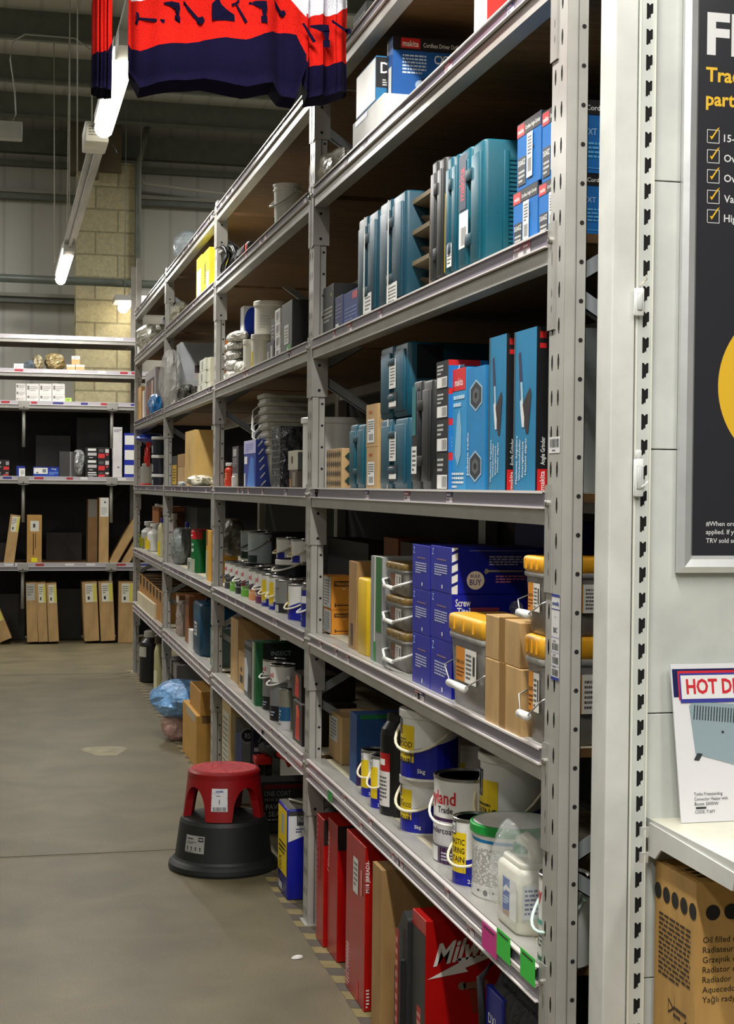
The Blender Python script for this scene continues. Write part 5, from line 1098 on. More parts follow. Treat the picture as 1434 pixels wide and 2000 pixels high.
# fifth shelf: row of paint tins
row = [(466, 1096, (60, 60, 62), (70, 70, 70)), (477, 1099, (110, 180, 60), (40, 40, 44)), (488, 1103, (30, 40, 40), (40, 40, 44)), (500, 1106, (110, 180, 60), (120, 30, 40)), (516, 1112, (230, 160, 100), (90, 60, 90)), (530, 1116, (110, 40, 90), (60, 50, 60))]
for i, (px, yt, c1, c2) in enumerate(row):
    loc, h = rnd(5, px, yt, .066, off=-.0); nmz = ('first', 'second', 'third', 'fourth', 'fifth', 'sixth')[i]
    tin('white trade paint tin with red lettering, %s in the row from the third post' % nmz, loc, .066, h, [('t', 'leyland', -20, .68, .17, (200, 24, 30), 70), ('r', -80, .0, 90, .24, c1), ('r', -50, .03, -25, .22, WS), ('r', -80, .44, 90, .5, (206, 206, 210)), ('r', 4, .26, 50, .42, c1), ('w', -55, .36, 30, .42, .56, c2)], WS, 8, handle=(40, 38, 42) if i in (0, 1, 3, 4) else (228, 226, 216), group='row of trade paint tins on the fifth shelf', drop=.28, hz=.72)
ztin = TOP[0]
for i, (px, yt) in enumerate(((536, 1120), (551, 1124))):
    loc, h = rnd(5, px, yt, .052)
    tin('yellow and blue tin with cream handle, %s of the pair after the white tins' % ('left', 'right')[i], loc, .052, h, [('w', -90, .0, 90, .22, .26, NAVY), ('r', -70, .2, 30, .82, YEL), ('r', -70, .12, 30, .2, (170, 170, 170)), ('c', -20, .45, .05, (30, 30, 20))], WS, 10, handle=(232, 224, 190), drop=.28, hz=.66)
loc, h = rnd(5, 566, 1132, .056); tin('grey and black paint tin with a pale label, fifth shelf', loc, .056, h, [('r', -90, 0, -58, 1, (20, 22, 24)), ('r', -58, .3, 60, .96, (130, 130, 128)), ('l', -50, .6, 20, .8, 2, (70, 70, 70)), ('r', -50, .05, 20, .25, (190, 190, 188)), ('r', -80, .36, -60, .5, (60, 100, 150))], (36, 36, 40), 10)
zb = TOP[0]
loc, h = rnd(5, 593, 1140, .058, off=-.01); nn_ = [('w', -90, .0, 90, .16, .6, NAVY), ('r', -80, .22, -10, .76, YEL), ('c', -58, .34, .1, WS), ('c', -58, .36, .04, (30, 30, 30)), ('t', '1 litre', -20, .08, .05, WS, 24)]
tin('yellow and blue tin with a cream handle half behind the second post, fifth shelf', loc, .058, h, nn_, WS, 14, handle=(232, 226, 200), drop=.34, hz=.66)
loc, h = rnd(5, 607, 1148, .034, off=-.02); tin('slim dark blue tin against the second post, fifth shelf', loc, .034, h, [('r', -90, .62, 60, .8, (216, 216, 220)), ('c', -20, .72, .1, (170, 60, 60)), ('l', -80, .1, 20, .45, 4, (120, 140, 210))], (24, 36, 120), 0, handle=(226, 226, 226), drop=.2, hz=.58)
loc, h = rnd(5, 574, 1092, .074, X=XR+.14, z=zb); bucket('black bucket with a white lid and slanted white handle stacked on the tins, fifth shelf', loc, .074, h, [], (16, 20, 34), WS, 10, handle=(220, 216, 206), drop=.5)
zk = TOP[0]
for i, (px, yt) in enumerate(((560, 1050), (590, 1053))):
    loc, h = rnd(5, px, yt, .042, X=XR+.12, z=zk); loc = (loc[0], loc[1]-.0, zk)
    tin('small yellow and white tin on the black bucket, %s one, fifth shelf' % ('left', 'right')[i], loc, .042, h, [('r', -80, .1, 0, .72, (214, 170, 20)), ('r', 10, 0, 60, .3, NAVY)], WS, 8, handle=(226, 224, 200), drop=.35, hz=.6)
for i, (px, yt) in enumerate(((498, 1036), (510, 1040))):
    loc, h = rnd(5, px+4*i, yt, .07, X=XR+.2-.03*i, z=ztin)
    tin('large pale paint tin stacked behind the row, %s one, fifth shelf' % ('left', 'right')[i], loc, .07, h, [('t', 'land', -34, .7, .13, (170, 30, 40), 40), ('r', -70, .1, -35, .36, (60, 150, 50)), ('r', -10, .05, 50, .28, (20, 50, 44))], (170, 180, 182), 8, handle=(160, 160, 156) if i else (40, 40, 44))
C('black_upright_box', 'black upright box with pale dots behind the stacked tins, fifth shelf', 5, 522, 532, 1040, .2, (16, 16, 18), [('R', 'c', .3, .15+.2*i, .03, (120, 120, 126)) for i in range(4)], X=XR+.2, z=ztin)
soft('grey_film_bag', 'grey translucent bag standing on the first paint tins, fifth shelf', 5, 452, 1012, .22, .14, (110, 106, 94), 51, X=XR+.12, z=ztin, clear=False, amp=.12)
# sixth shelf
C('brown_carton_tall', 'tall brown carton right of the third post, sixth shelf', 6, 451, 465, 1213, .2, CARD, X=XR+.05)
C('brown_carton_small', 'small brown carton with a black print in front of the tall one, sixth shelf', 6, 466, 477, 1277, .1, CARD, [('F', 'r', .3, .2, .8, .4, (50, 40, 30)), ('F', 'r', .4, .5, .7, .6, (90, 50, 30))], X=XR+.04)
C('white_black_pack', 'grey and white pack with dark shapes left of the green box, sixth shelf', 6, 478, 491, 1258, .14, (108, 112, 112), [('F', 'p', [(0, .1), (.5, .1), (.6, .5), (.3, .7), (0, .68)], (206, 210, 216)), ('F', 'p', [(.5, 0), (1, 0), (1, .4), (.6, .45)], (30, 32, 34)), ('F', 'r', 0, .86, 1, .93, (20, 20, 22))], X=XR+.03)
C('insect_box', 'dark green boxed product reading INSECT on its long side, sixth shelf', 6, 493, 500, 1256, .3, (14, 92, 44), [('F', 'r', 0, 0, .6, 1, (150, 160, 140)), ('R', 'r', .1, 0, 1, 1, (12, 30, 24)), ('R', 't', 'INSECT', .36, .8, .07, (150, 166, 160), .5)], X=XR+.02)
def leyB(label, px, yt, r, off=0.):
    loc, h = rnd(6, px, yt, r, off=off)
    return tin(label, loc, r, h, [('t', 'leyland', -18, .78, .09, (200, 24, 30), 76), ('r', -20, .72, 6, .75, (20, 20, 24)), ('r', -90, .02, 90, .7, (116, 118, 118)), ('r', -60, .3, -10, .54, (110, 20, 40)), ('r', -90, .02, 90, .28, (20, 20, 24)), ('r', -55, .07, -28, .22, (214, 210, 200)), ('l', 0, .1, 30, .2, 2, (170, 180, 200))], WS, 12, handle=(226, 226, 220), drop=.14, hz=.78)
leyB('tall paint tin with red lettering and dark label, left of a pair, sixth shelf', 537, 1287, .05)
leyB('tall paint tin with red lettering and dark label, right of a pair, sixth shelf', 553, 1297, .05, off=-.02)
loc, h = rnd(6, 562, 1344, .032, off=-.022); tin('small blue and grey tin in front of the tall pair, sixth shelf', loc, .032, h, [('r', -90, .0, 90, .22, (190, 188, 190)), ('r', -90, .22, 90, .56, (24, 80, 120)), ('l', -60, .26, 20, .5, 3, (170, 200, 220)), ('l', -60, .04, 20, .18, 2, (100, 100, 110))], (120, 118, 104), 10)
rb = [('F', 'p', [(.3, .1), (.75, .1), (.75, .85), (.4, .9)], (200, 40, 20)), ('F', 'p', [(.45, .6), (.7, .7), (.6, .95), (.35, .9)], (220, 90, 40)), ('R', 'r', 0, 0, 1, 1, (16, 12, 12))]
C('red_black_box', 'black and red boxed tool, lower of the pair left of the second post, sixth shelf', 6, 572, 590, 1378, .2, (52, 44, 40), rb, X=XR+.02)
C('red_black_box', 'black and red boxed tool, upper of the pair left of the second post, sixth shelf', 6, 571, 589, 1320, .2, (52, 44, 40), rb, X=XR+.03, z=TOP[0])
C('dark_red_carton', 'dark red carton behind the black and red tools, sixth shelf', 6, 582, 592, 1255, .2, (110, 20, 16), X=XR+.24)
# floor of the second bay
C('labelled_wood_carton', 'tall tan carton with a big white label right of the third post on the floor', 0, 434, 451, 1380, .1, (186, 160, 110), [], [('F', 'r', .1, .3, .8, .9, (196, 192, 176)), ('F', 'l', .16, .36, .7, .86, 9, (120, 116, 106))], X=XR+.03, z=.003)
C('grey_panel_pack', 'grey pack with a round black badge on the floor under the lowest shelf', 0, 455, 461, 1404, .085, (112, 112, 104), [('R', 'r', .0, .3, .35, .84, (120, 130, 170)), ('R', 'r', .0, .0, .35, .28, (150, 100, 40)), ('R', 'c', .66, .8, .09, (150, 150, 146)), ('R', 'c', .66, .8, .075, (20, 22, 24)), ('R', 't', 'RS', .66, .77, .06, (150, 150, 150), .3)], X=XR+.05, z=.003)
soft('blue_bag', 'bright blue plastic bag on top of the grey pack, on the floor row', 0, 468, 1384, .16, .2, (20, 60, 190), 61, X=XR+.14, z=TOP[0], amp=.06)
C('orange_black_pack', 'dark pack with an orange foot beside the grey badge pack on the floor', 0, 489, 494, 1425, .035, (24, 28, 46), [('R', 'r', 0, 0, 1, .4, (170, 96, 24)), ('R', 'l', .2, .5, .8, .8, 3, LG), ('F', 'r', 0, 0, 1, .4, (170, 96, 24))], X=XR+.12, z=.003)
C('grey_striped_pack', 'grey pack with a black column of print on the floor', 0, 502, 507, 1436, .1, (118, 120, 112), [('R', 'r', .3, .05, .6, .6, (30, 30, 32)), ('R', 'l', .36, .1, .54, .55, 4, (90, 90, 90))], X=XR+.16, z=.003)
zfl = None
C('sealer_tin', 'black tin reading ONE COAT PATIO and BLOCK PAVING SEAL behind the kick stool', 0, 500, 510, 1528, .28, (18, 20, 20), [('R', 'r', .05, .86, .95, .95, (90, 14, 16)), ('R', 't', 'ONE COAT', .26, .72, .1, (110, 116, 112), .42), ('R', 't', 'PATIO & BLOCK', .26, .62, .06, (130, 136, 130), .4), ('R', 't', 'PAVING', .26, .46, .1, (160, 166, 160), .36), ('R', 't', 'SEAL', .24, .32, .1, (150, 156, 150), .24), ('R', 'l', .08, .24, .5, .28, 1, LG), ('R', 'r', .05, .02, .5, .2, (46, 56, 56))], X=XR+.07, z=.003)
zs_ = TOP[0]
p = onx(520, 1500, XR+.16); r = thing('cordless_drill', 'red and black cordless tool lying on the black sealer tin', 'drill', (XR+.16, p.y, zs_), RZ)
b = MB(); mR, mK = mat((196, 36, 26), .35, 0, 'paint'), mat((28, 28, 30), .5, 0, 'paint'); b.tube([(-.06, 0, .07), (.0, .02, .075), (.08, .05, .07)], .032, mK, 12); b.tube([(.08, .05, .07), (.12, .08, .06), (.13, .1, .02)], .026, mR, 10); b.obj('body', r)
b = MB(); b.rbox(-.09, .0, -.05, .03, 0, .035, .01, mR); b.obj('battery', r); b = MB(); b.tube([(-.02, -.03, .1), (.0, -.02, .13), (.05, .0, .12)], .008, mK, 6); b.obj('handle', r)
loc, w_, h = pos(0, 544, 562, 1582, XR-.012, .003); r = thing('oil_can', 'rectangular blue, white and yellow oil can on the floor beside the kick stool', 'can', loc, RZ)
b = MB(); b.rbox(0, w_, 0, .095, 0, h, .008, mat(NAVY, .3, 0, 'paint')); deco(b, w_, .095, h, [('F', 'r', .02, .24, .95, .97, YEL), ('F', 'r', .35, .68, .65, .9, (170, 170, 160)), ('F', 'r', .1, .5, .6, .53, (90, 70, 10)), ('F', 'T', 'DECK', .4, .34, .25, (40, 36, 20), .16), ('F', 'r', .1, .04, .5, .12, (190, 190, 200)), ('F', 'l', .15, .45, .85, .6, 3, (40, 36, 20)),
    ('R', 'p', [(.03, .64), (.97, .74), (.97, .97), (.03, .97)], (216, 216, 218)), ('R', 'r', .36, .82, .66, .96, (70, 70, 80)), ('R', 't', 'NO', .51, .86, .07, (210, 210, 210), .2), ('R', 'l', .32, .74, .74, .8, 2, (30, 30, 110)), ('R', 'r', .03, .93, .97, .98, (60, 60, 60))]); b.obj('body', r)
b = MB(); b.box(.004, w_-.004, .004, .091, h, h+.003, mat((150, 150, 140), .3, .6)); b.tube([(w_*.3, .03, h), (w_*.3, .03, h+.012), (w_*.7, .07, h+.012), (w_*.7, .07, h)], .004, mat((190, 190, 170), .3), 6); b.obj('lid', r)
r = thing('dust_mask_cone', 'dark grey pointed bag top showing above the red tool boxes', 'bag', tuple(onx(655, 1600, XR+.16).xy)+(.003,)); zc = onx(655, 1577, XR+.16).z
b = MB(); b.lathe([(.1, 0), (.1, zc-.11), (.05, zc-.02), (.02, zc)], 0, 0, mat((44, 44, 42), .7, 0, 'crumple'), 14); b.obj('body', r); b = MB(); b.tube([(.0, .0, zc-.005), (.02, -.02, zc+.01)], .006, mat((50, 50, 50), .6), 6); b.obj('tie', r)

# ---------------------------------------------------------------- third bay
soft('pale_blue_bag', 'pale blue bag on the very top shelf of the rack', 1, 372, 452, .3, .2, (190, 204, 212), 71, X=XR+.12, amp=.08)
C('yellow_pack', 'yellow pack with black arrows left of the third post, second highest shelf', 2, 393, 409, 482, .16, (214, 200, 40), [('F', 'r', .7, .05, 1, .5, (220, 220, 190)), ('F', 'T', 'WARNING', .62, .5, .2, (40, 34, 10), .5), ('F', 'c', .6, .88, .03, (30, 26, 10)), ('F', 'c', .6, .1, .03, (30, 26, 10))], X=XR+.02)
C('yellow_pack', 'white edged yellow pack behind the arrowed one, second highest shelf', 2, 384, 394, 496, .16, (210, 200, 60), [('F', 'r', .1, .0, 1, .72, (220, 222, 200))], X=XR+.03)
soft('film_bundle', 'crumpled film bundle left of the yellow packs, second highest shelf', 2, 356, 590, .5, .2, (198, 196, 176), 72, X=XR+.12, amp=.14)
C('grey_carton', 'grey carton with brown band, lower of two large ones in the third bay', 3, 346, 354, 742, .34, (150, 152, 152), [('R', 'r', 0, .0, .6, .5, (60, 62, 62)), ('R', 'r', .2, .62, .9, .75, (60, 40, 44))], X=XR+.03)
C('grey_carton', 'grey carton, upper of two large ones with a dark gap below, third bay', 3, 345, 353.5, 668, .34, (160, 164, 168), [('R', 'r', .25, .2, 1, .4, (56, 44, 48)), ('R', 'r', .25, .02, 1, .2, (170, 160, 150)), ('F', 'r', 0, .48, 1, .5, (60, 60, 60))], X=XR+.03, z=TOP[0])
zz = None; z2 = None
for i, yt in enumerate((746, 722, 698)):
    C('small_grey_carton', 'small pale grey carton, %s of the leaning left column by the third post' % ('bottom', 'middle', 'top')[i], 3, 386+i*2, 401+i*.5, yt, .12, (176, 178, 164), [('F', 'r', .4, .15, .55, .8, (110, 112, 100))], X=XR+.02, z=zz, group='small grey cartons by the third post'); zz = TOP[0]
    C('small_grey_carton', 'small pale grey carton, %s of the right column against the third post' % ('bottom', 'middle', 'top')[i], 3, 403, 411, yt-1, .12, (182, 180, 160), X=XR+.03, z=z2, group='small grey cartons by the third post'); z2 = TOP[0]
soft('dark_film_bag', 'dark crinkled bag in front of the grey cartons, third bay', 3, 363, 752, .5, .1, (70, 68, 64), 73, X=XR+.05, amp=.14)
b_ = soft('hanging_clear_bag', 'long clear bag hanging in front of the fourth post', 3, 333, 684, .5, .12, (196, 196, 190), 74, X=XR-.03, amp=.1)
b_.data.materials[0] = mat((190, 190, 186), .3, 0, 'clear')
C('brown_sheet_pack', 'brown and black packs right of the hanging clear bag, third bay', 3, 334, 344, 690, .2, (80, 50, 36), X=XR+.1)
C('tool_label_box', 'black box with a yellow label right of the fourth post, fourth shelf', 4, 336, 346, 890, .12, (30, 28, 24), [('F', 'r', .1, .05, .95, .7, (200, 160, 40)), ('F', 'l', .2, .15, .8, .6, 5, (70, 50, 10))])
C('stacked_carton', 'small brown carton, lower of two left of the tall carton, fourth shelf', 4, 347, 360, 912, .1, CARD)
C('stacked_carton', 'small darker brown carton, upper of two left of the tall carton, fourth shelf', 4, 347, 360, 886, .1, CARDD, z=TOP[0])
C('big_brown_carton', 'big tan carton with a long side facing the camera, fourth shelf', 4, 362, 380, 839, .16, (200, 164, 96), [('F', 'T', '---------', .5, .5, .1, (100, 80, 40), .4)], [('R', 'r', .66, .36, .95, .6, (190, 190, 186)), ('R', 'r', .66, .6, .95, .68, (150, 40, 30)), ('R', 'r', .75, .5, .85, .55, (30, 30, 40))], X=XR+.02, tape=None)
soft('foil_bag', 'shiny crumpled foil bag in front of the tan carton, fourth shelf', 4, 392, 928, .5, .12, (214, 208, 186), 75, X=XR+.05, amp=.16)
soft('flat_film', 'flat crumpled film left of the foil bag, fourth shelf', 4, 360, 950, .5, .06, (170, 176, 176), 76, X=XR+.03, amp=.16)
for i, (px, yt) in enumerate(((340, 1003), (339, 1030))):
    loc, h = rnd(5, px, yt, .02, X=XR+.06+.05*i); bottle('slim pale tube, %s of two right of the fourth post, fifth shelf' % ('taller', 'shorter')[i], loc, .02, h, (176, 162, 160), (176, 166, 160), [('r', -90, .3, 90, .34, (120, 110, 110)), ('r', -90, .6, 90, .64, (120, 110, 110))], neck=.8)
soft('silver_bag', 'grey silver stand up bag on the fifth shelf, third bay', 5, 353, 1030, .24, .12, (130, 138, 136), 77, X=XR+.08, amp=.06)
loc, h = rnd(5, 366, 1020, .03, X=XR+.12); bottle('bottle with a blue cap behind the silver bag, fifth shelf', loc, .034, h, (120, 124, 120), (30, 40, 130), [('r', -60, .1, 20, .6, (190, 190, 180))], 20)
C('small_white_pack', 'small pale pack left of the green container, fifth shelf', 5, 366, 373, 1092, .1, (160, 164, 150), [('F', 'l', .2, .2, .8, .8, 4, (90, 90, 80))])
loc, h = rnd(5, 390, 1036, .048); r = thing('green_container', 'tall green round container with a red top band, fifth shelf', 'container', loc, RZ)
b = MB(); b.lathe([(.045, 0), (.048, .004), (.048, h*.98), (.044, h)], 0, 0, mat((10, 96, 44), .35, 0, 'paint'), 28); cdeco(b, .048, h, [('r', -90, .8, 90, .98, (180, 20, 26)), ('l', -30, .86, 40, .92, 1, WS), ('r', 0, .5, 26, .58, (170, 190, 176)), ('r', 0, .64, 26, .7, (150, 180, 160)), ('c', -16, .22, .03, (230, 230, 230)), ('r', 20, .02, 34, .16, (20, 20, 20))], 14); b.obj('body', r)
b = MB(); b.lathe([(.046, h*.985), (.046, h+.006), (.03, h+.008)], 0, 0, mat((150, 24, 24), .4), 24); b.obj('lid', r)
C('amber_pack', 'tall amber yellow pack left of the third post, fifth shelf', 5, 403, 413, 1037, .14, (206, 150, 34), [('F', 'r', 0, .7, .3, 1, (120, 70, 20)), ('F', 'r', .0, 0, .25, .6, (180, 186, 150))])
C('dark_back_box', 'dark grey box in the back row of the fifth shelf, third bay', 5, 352, 385, 992, .1, (60, 60, 62), X=XR+.34)
for i, (x0, x1, yt) in enumerate(((344, 350, 1163), (362, 369, 1165))):
    C('brown_long_pack', 'long brown upright pack, %s of two on the sixth shelf, third bay' % ('left', 'right')[i], 6, x0, x1, yt, .12, (130, 78, 36), [('F', 'r', .1, .8, .9, .96, (210, 206, 196) if i == 0 else (80, 44, 20))], X=XR+.04)
soft('clear_sleeve', 'narrow clear sleeve between the two brown packs, sixth shelf', 6, 357, 1172, .14, .08, (190, 186, 178), 78, X=XR+.06, clear=True, amp=.1)
C('white_slip', 'small white folded carton at the foot of the blue case, sixth shelf', 6, 368, 374, 1232, .06, (210, 206, 200), X=XR+.02)
loc, w_, h = pos(6, 377, 391, 1180, XR+.02); r = thing('blue_machine_case', 'tall dark blue rounded machine case with a white label, sixth shelf', 'tool case', loc, RZ)
b = MB(); b.rbox(0, w_, 0, .22, 0, h, .03, mat((8, 66, 96), .45, 0, 'paint')); b.obj('shell', r); b = MB(); b.rect(lambda u, v: (u, -.0012, v), w_*.25, h*.36, w_*.6, h*.62, mat((206, 206, 200), .4)); b.tl(lambda u, v: (u, -.002, v), w_*.3, h*.4, w_*.55, h*.6, 3, mat((60, 60, 60), .5)); b.obj('sticker', r)
b = MB(); b.tube([(w_*.5, .05, h-.006), (w_*.5, .06, h+.02), (w_*.5, .15, h+.02), (w_*.5, .16, h-.006)], .008, mat((6, 50, 74), .5), 8); b.obj('handle', r)
C('teal_sleeve', 'thin grey teal pack against the third post, sixth shelf', 6, 411, 417, 1229, .1, (96, 116, 112), [('F', 'r', .4, 0, .6, 1, (170, 180, 176))], X=XR+.03)
# floor, third bay
C('open_carton', 'open brown carton under a blue plastic bag on the floor, third bay', 0, 357, 384, 1399, .3, (186, 140, 62), [('R', 'r', .1, .86, .8, 1, (110, 80, 40)), ('F', 'r', .3, .84, .9, 1, (170, 160, 140))], X=XR-.02, z=.003)
C('upper_carton', 'brown carton standing on the open one, with the blue bag over it', 0, 371, 392, 1352, .3, (176, 128, 52), X=XR+.0, z=TOP[0], tape='T')
soft('blue_clear_bag', 'crumpled pale blue plastic bag draped over the cartons, third bay floor', 0, 358, 1330, .6, .34, (120, 170, 220), 81, X=XR+.03, z=onx(350, 1402, XR).z, amp=.1, rough=.12)
soft('pink_film_bag', 'pinkish clear bag hanging down beside the open carton on the floor', 0, 343, 1395, .28, .16, (200, 150, 140), 82, X=XR-.02, z=.003, clear=True, amp=.1)
loc, h = rnd(0, 418, 1428, .06, z=.003); tin('yellow and white tin with a black lid right of the open carton on the floor', loc, .06, h, [('w', -90, .0, 90, .1, .5, NAVY), ('r', -80, .2, 0, .8, (206, 190, 60)), ('r', -80, .5, -30, .8, WS), ('l', -70, .3, -20, .7, 5, (60, 60, 110))], WS, 6, lid=(24, 24, 26))
C('grey_low_box', 'grey white box behind the blue bag under the lowest shelf', 0, 327, 345, 1300, .3, (128, 124, 122), [('F', 'l', .2, .3, .8, .8, 3, (60, 60, 60)), ('T', 'r', .1, .1, .9, .9, (60, 60, 62))], X=XR+.06, z=.003)

# ---------------------------------------------------------------- fourth bay
soft('white_bags', 'large heap of crumpled white bags at the far end, second highest shelf', 2, 297, 640, .8, .26, (206, 204, 186), 91, X=XR+.1, amp=.14)
C('white_front_box', 'white box in front of the crumpled white bags, second highest shelf', 2, 268, 283, 662, .14, (214, 214, 212), [('F', 'r', .5, .5, .9, .9, (170, 170, 166))], X=XR+.01)
C('dark_top_box', 'dark navy box above the white bags at the far end', 2, 297, 312, 628, .14, (24, 26, 50), X=XR+.2)
C('tan_box', 'tan box at the far end post, third shelf', 3, 269, 276, 754, .14, (196, 150, 90), [('F', 'r', 0, 0, .5, .6, (170, 130, 50))], X=XR+.02)
C('white_panel_pack', 'white narrow panel pack beside the tan box, third shelf', 3, 277.5, 282, 762, .2, (214, 208, 200), X=XR+.03)
C('framed_display', 'tall pale framed box with brown tubes inside, third shelf, fourth bay', 3, 284, 304, 716, .2, (164, 156, 156), [('F', 'r', .12, .04, .9, .82, (34, 18, 12)), ('F', 'r', .2, .1, .34, .7, (150, 70, 30)), ('F', 'r', .42, .1, .54, .74, (120, 50, 20)), ('F', 'r', .62, .3, .8, .76, (190, 160, 140))], X=XR+.04)
soft('blue_film_bag', 'blue and clear plastic bag in front of the framed box, third shelf', 3, 303, 770, .5, .08, (40, 130, 200), 92, X=XR+.05, amp=.12)
# caulking guns, cone, tubs
for i, (px, yt) in enumerate(((273, 880), (286, 866))):
    p = onx(px, yt, XR+.08); p.y = min(p.y, 12.2-.14*i); r = thing('sealant_gun', 'red sealant gun standing upright, %s of two at the far post' % ('left', 'right')[i], 'sealant gun', (XR+.08, p.y, ZS[4]-.003), RZ); h = p.z-ZS[4]
    b = MB(); b.lathe([(.04, 0), (.045, .004), (.045, h*.5), (.04, h*.52)], 0, 0, mat((150, 146, 138), .4), 14); b.obj('cartridge', r)
    b = MB(); b.tube([(-.04, 0, h*.45), (-.045, 0, h*.8), (0, 0, h), (.045, 0, h*.8), (.04, 0, h*.45)], .014, mat((186, 30, 20), .35), 8); b.lathe([(.05, h*.0), (.052, h*.04), (.05, h*.05)], 0, 0, mat((190, 40, 30), .4), 14); b.obj('frame', r)
loc, h = rnd(4, 284, 841, .07, X=XR+.12, z=onx(284, 868, XR+.12).z); r = thing('blue_disc_lid', 'blue disc shaped lid balanced above the red sealant guns, fourth shelf', 'lid', loc)
b = MB(); b.lathe([(.03, 0), (.1, .015), (.125, .03), (.12, .04), (.07, .07), (.02, .075)], 0, 0, mat((20, 60, 170), .35, 0, 'paint'), 24); b.obj('disc', r); b = MB(); b.lathe([(.02, -.02), (.02, .002)], 0, 0, mat((190, 30, 20), .4), 10); b.obj('stem', r)
zz = None
for i, yt in enumerate((926, 889, 853)):
    loc, h = rnd(4, 313, yt, .062, z=zz); zz = TOP[0]
    bucket('dark tub with a white lid, %s of three stacked left of the fourth post' % ('bottom', 'middle', 'top')[i], loc, .062, h, [('r', -60, .1, 20, .5, (150, 150, 154)), ('r', -20, .1, -8, .85, (90, 92, 110))], (22, 24, 40), (222, 222, 220), 8, group='dark tubs with white lids at the far end')
C('brown_top_box', 'brown box on end in the back row, fifth shelf, far end', 5, 270, 280, 986, .3, (140, 84, 40), [('R', 'r', .05, .1, .95, .9, (70, 34, 16))], X=XR+.14)
C('white_slip_sheet', 'white leaflets sticking up on the brown box at the far end, fifth shelf', 5, 276, 292, 983, .02, (226, 224, 220), X=XR+.16, z=TOP[0]-.002)
for i, (px, yt, c) in enumerate(((278, 1016, (60, 150, 50)), (291, 1018, YEL), (304, 1022, YEL))):
    loc, h = rnd(5, px, yt, .075); bottle('large white bottle with %s label, %s of three at the far end' % (('a green', 'a yellow', 'a yellow')[i], ('left', 'middle', 'right')[i]), loc, .08, h, (226, 226, 222), (230, 230, 226), [('r', -70, .1, -20, .5, c), ('r', -60, .06, -40, .3, (40, 44, 30)), ('r', 0, .08, 40, .4, c)], 10, sy=.8, neck=.4, shoulder=.66)
loc, h = rnd(5, 318, 1012, .03); bottle('slim bottle with a blue cap left of the fourth post, fifth shelf', loc, .034, h, (196, 190, 150), (30, 40, 150), [('r', -60, .05, 40, .4, YEL)], 10)
for i in range(7):
    x0 = 272+i*6.4
    C('open_front_carton', 'brown open fronted picking carton, %s in the row of seven from the far post' % ('first', 'second', 'third', 'fourth', 'fifth', 'sixth', 'seventh')[i], 6, x0, x0+5.9, 1124+i*5.6, .3, (172, 124, 64), [('F', 'p', [(.2, .99), (.25, .75), (.5, .62), (.75, .75), (.8, .99)], (36, 26, 18)), ('T', 'r', .06, .04, .94, .96, (24, 18, 14))], X=XR+.02, group='row of open fronted cartons on the sixth shelf')
soft('black_bin_bag', 'big black bag behind the open fronted cartons at the far end', 6, 303, 1112, .9, .3, (14, 13, 14), 93, X=XR+.4, amp=.06)
C('white_split_board', 'pale worn board strip lying along the front of the cartons, sixth shelf', 6, 268, 300, 1180, .02, (200, 190, 160), X=XR+.0)
for i, (px, yt, c, c2) in enumerate(((279, 1212, (70, 66, 50), (120, 96, 50)), (277, 1262, (50, 66, 44), (30, 34, 24)), (296, 1232, (170, 168, 156), (20, 20, 22)))):
    loc, h = rnd(0, px, yt, .09, z=.003, X=XR+.14-.05*(i == 2)); bottle('%s container on the floor at the far end' % ('dull brown', 'dull green', 'black and silver')[i], loc, .09, h, c2, c, [('r', -80, .5, 60, .7, c)], 0, neck=.5)
loc, h = rnd(0, 311, 1240, .03, z=.003, X=XR+.02); bottle('slim pale yellow tube left of the fourth post on the floor', loc, .034, h, (170, 164, 120), (60, 50, 40), [('r', -80, .1, 60, .5, (210, 206, 170))], 0, neck=.7)

# ---------------------------------------------------------------- stock on the end rack (front faces the camera)
YB = 14.60
def Bx(name, label, z0, x0, x1, yt, d, col=CARD, sp=(), st=None, dy=.04, tilt=0, **k):
    a = ony(x0, yt, YB+dy); b = ony(x1, yt, YB+dy); h = a.z-z0; r = carton(name, label, k.pop('cat', 'carton'), (a.x, YB+dy, z0), b.x-a.x, d, h, col, sp, st, rz=0, **k); TOP[0] = z0+h
    if tilt: r.rotation_euler = (0, tilt, 0)
    return r
z3, z2_, z1_, z4 = 2.562, 2.265, 1.565, .759
Bx('small_white_box', 'small white box at the left of the plastic bags, upper shelf of the end rack', z3, 27, 46, 710, .15, WS, [('F', 'l', .1, .2, .9, .8, 3, (150, 150, 150))], cat='box')
def bagB(label, px0, px1, yt, col, seed, clear=True):
    a = ony(px0, yt, YB+.1); b = ony(px1, yt, YB+.1); bag('clear_bag', label, ((a.x+b.x)/2, YB+.12, z3), b.x-a.x, .16, a.z-z3, col, seed, clear, amp=.14)
bagB('blue grey plastic bag beside the small white box on the end rack', 48, 72, 704, (110, 130, 150), 101)
bagB('clear bag with gold fittings, behind the blue grey bag on the end rack', 64, 84, 692, (150, 140, 110), 102, False)
bagB('large clear bag with gold fittings in the middle of the end rack', 88, 125, 689, (140, 124, 84), 103, False)
tb = [('F', 'r', 0, .62, 1, 1, (210, 206, 196)), ('F', 'l', .1, .68, .9, .95, 2, (110, 110, 110))]
Bx('label_box', 'small brown and white box, lower left of three on the end rack', z3, 130, 147, 712, .12, CARD, tb, group='three small boxes on the end rack', cat='box'); t = TOP[0]
Bx('label_box', 'small brown and white box, lower right of three on the end rack', z3, 148, 165, 712, .12, CARD, tb, group='three small boxes on the end rack', cat='box')
Bx('label_box', 'small brown and white box, top one of three on the end rack', t+.001, 140, 156, 695, .12, CARD, tb, group='three small boxes on the end rack', cat='box')
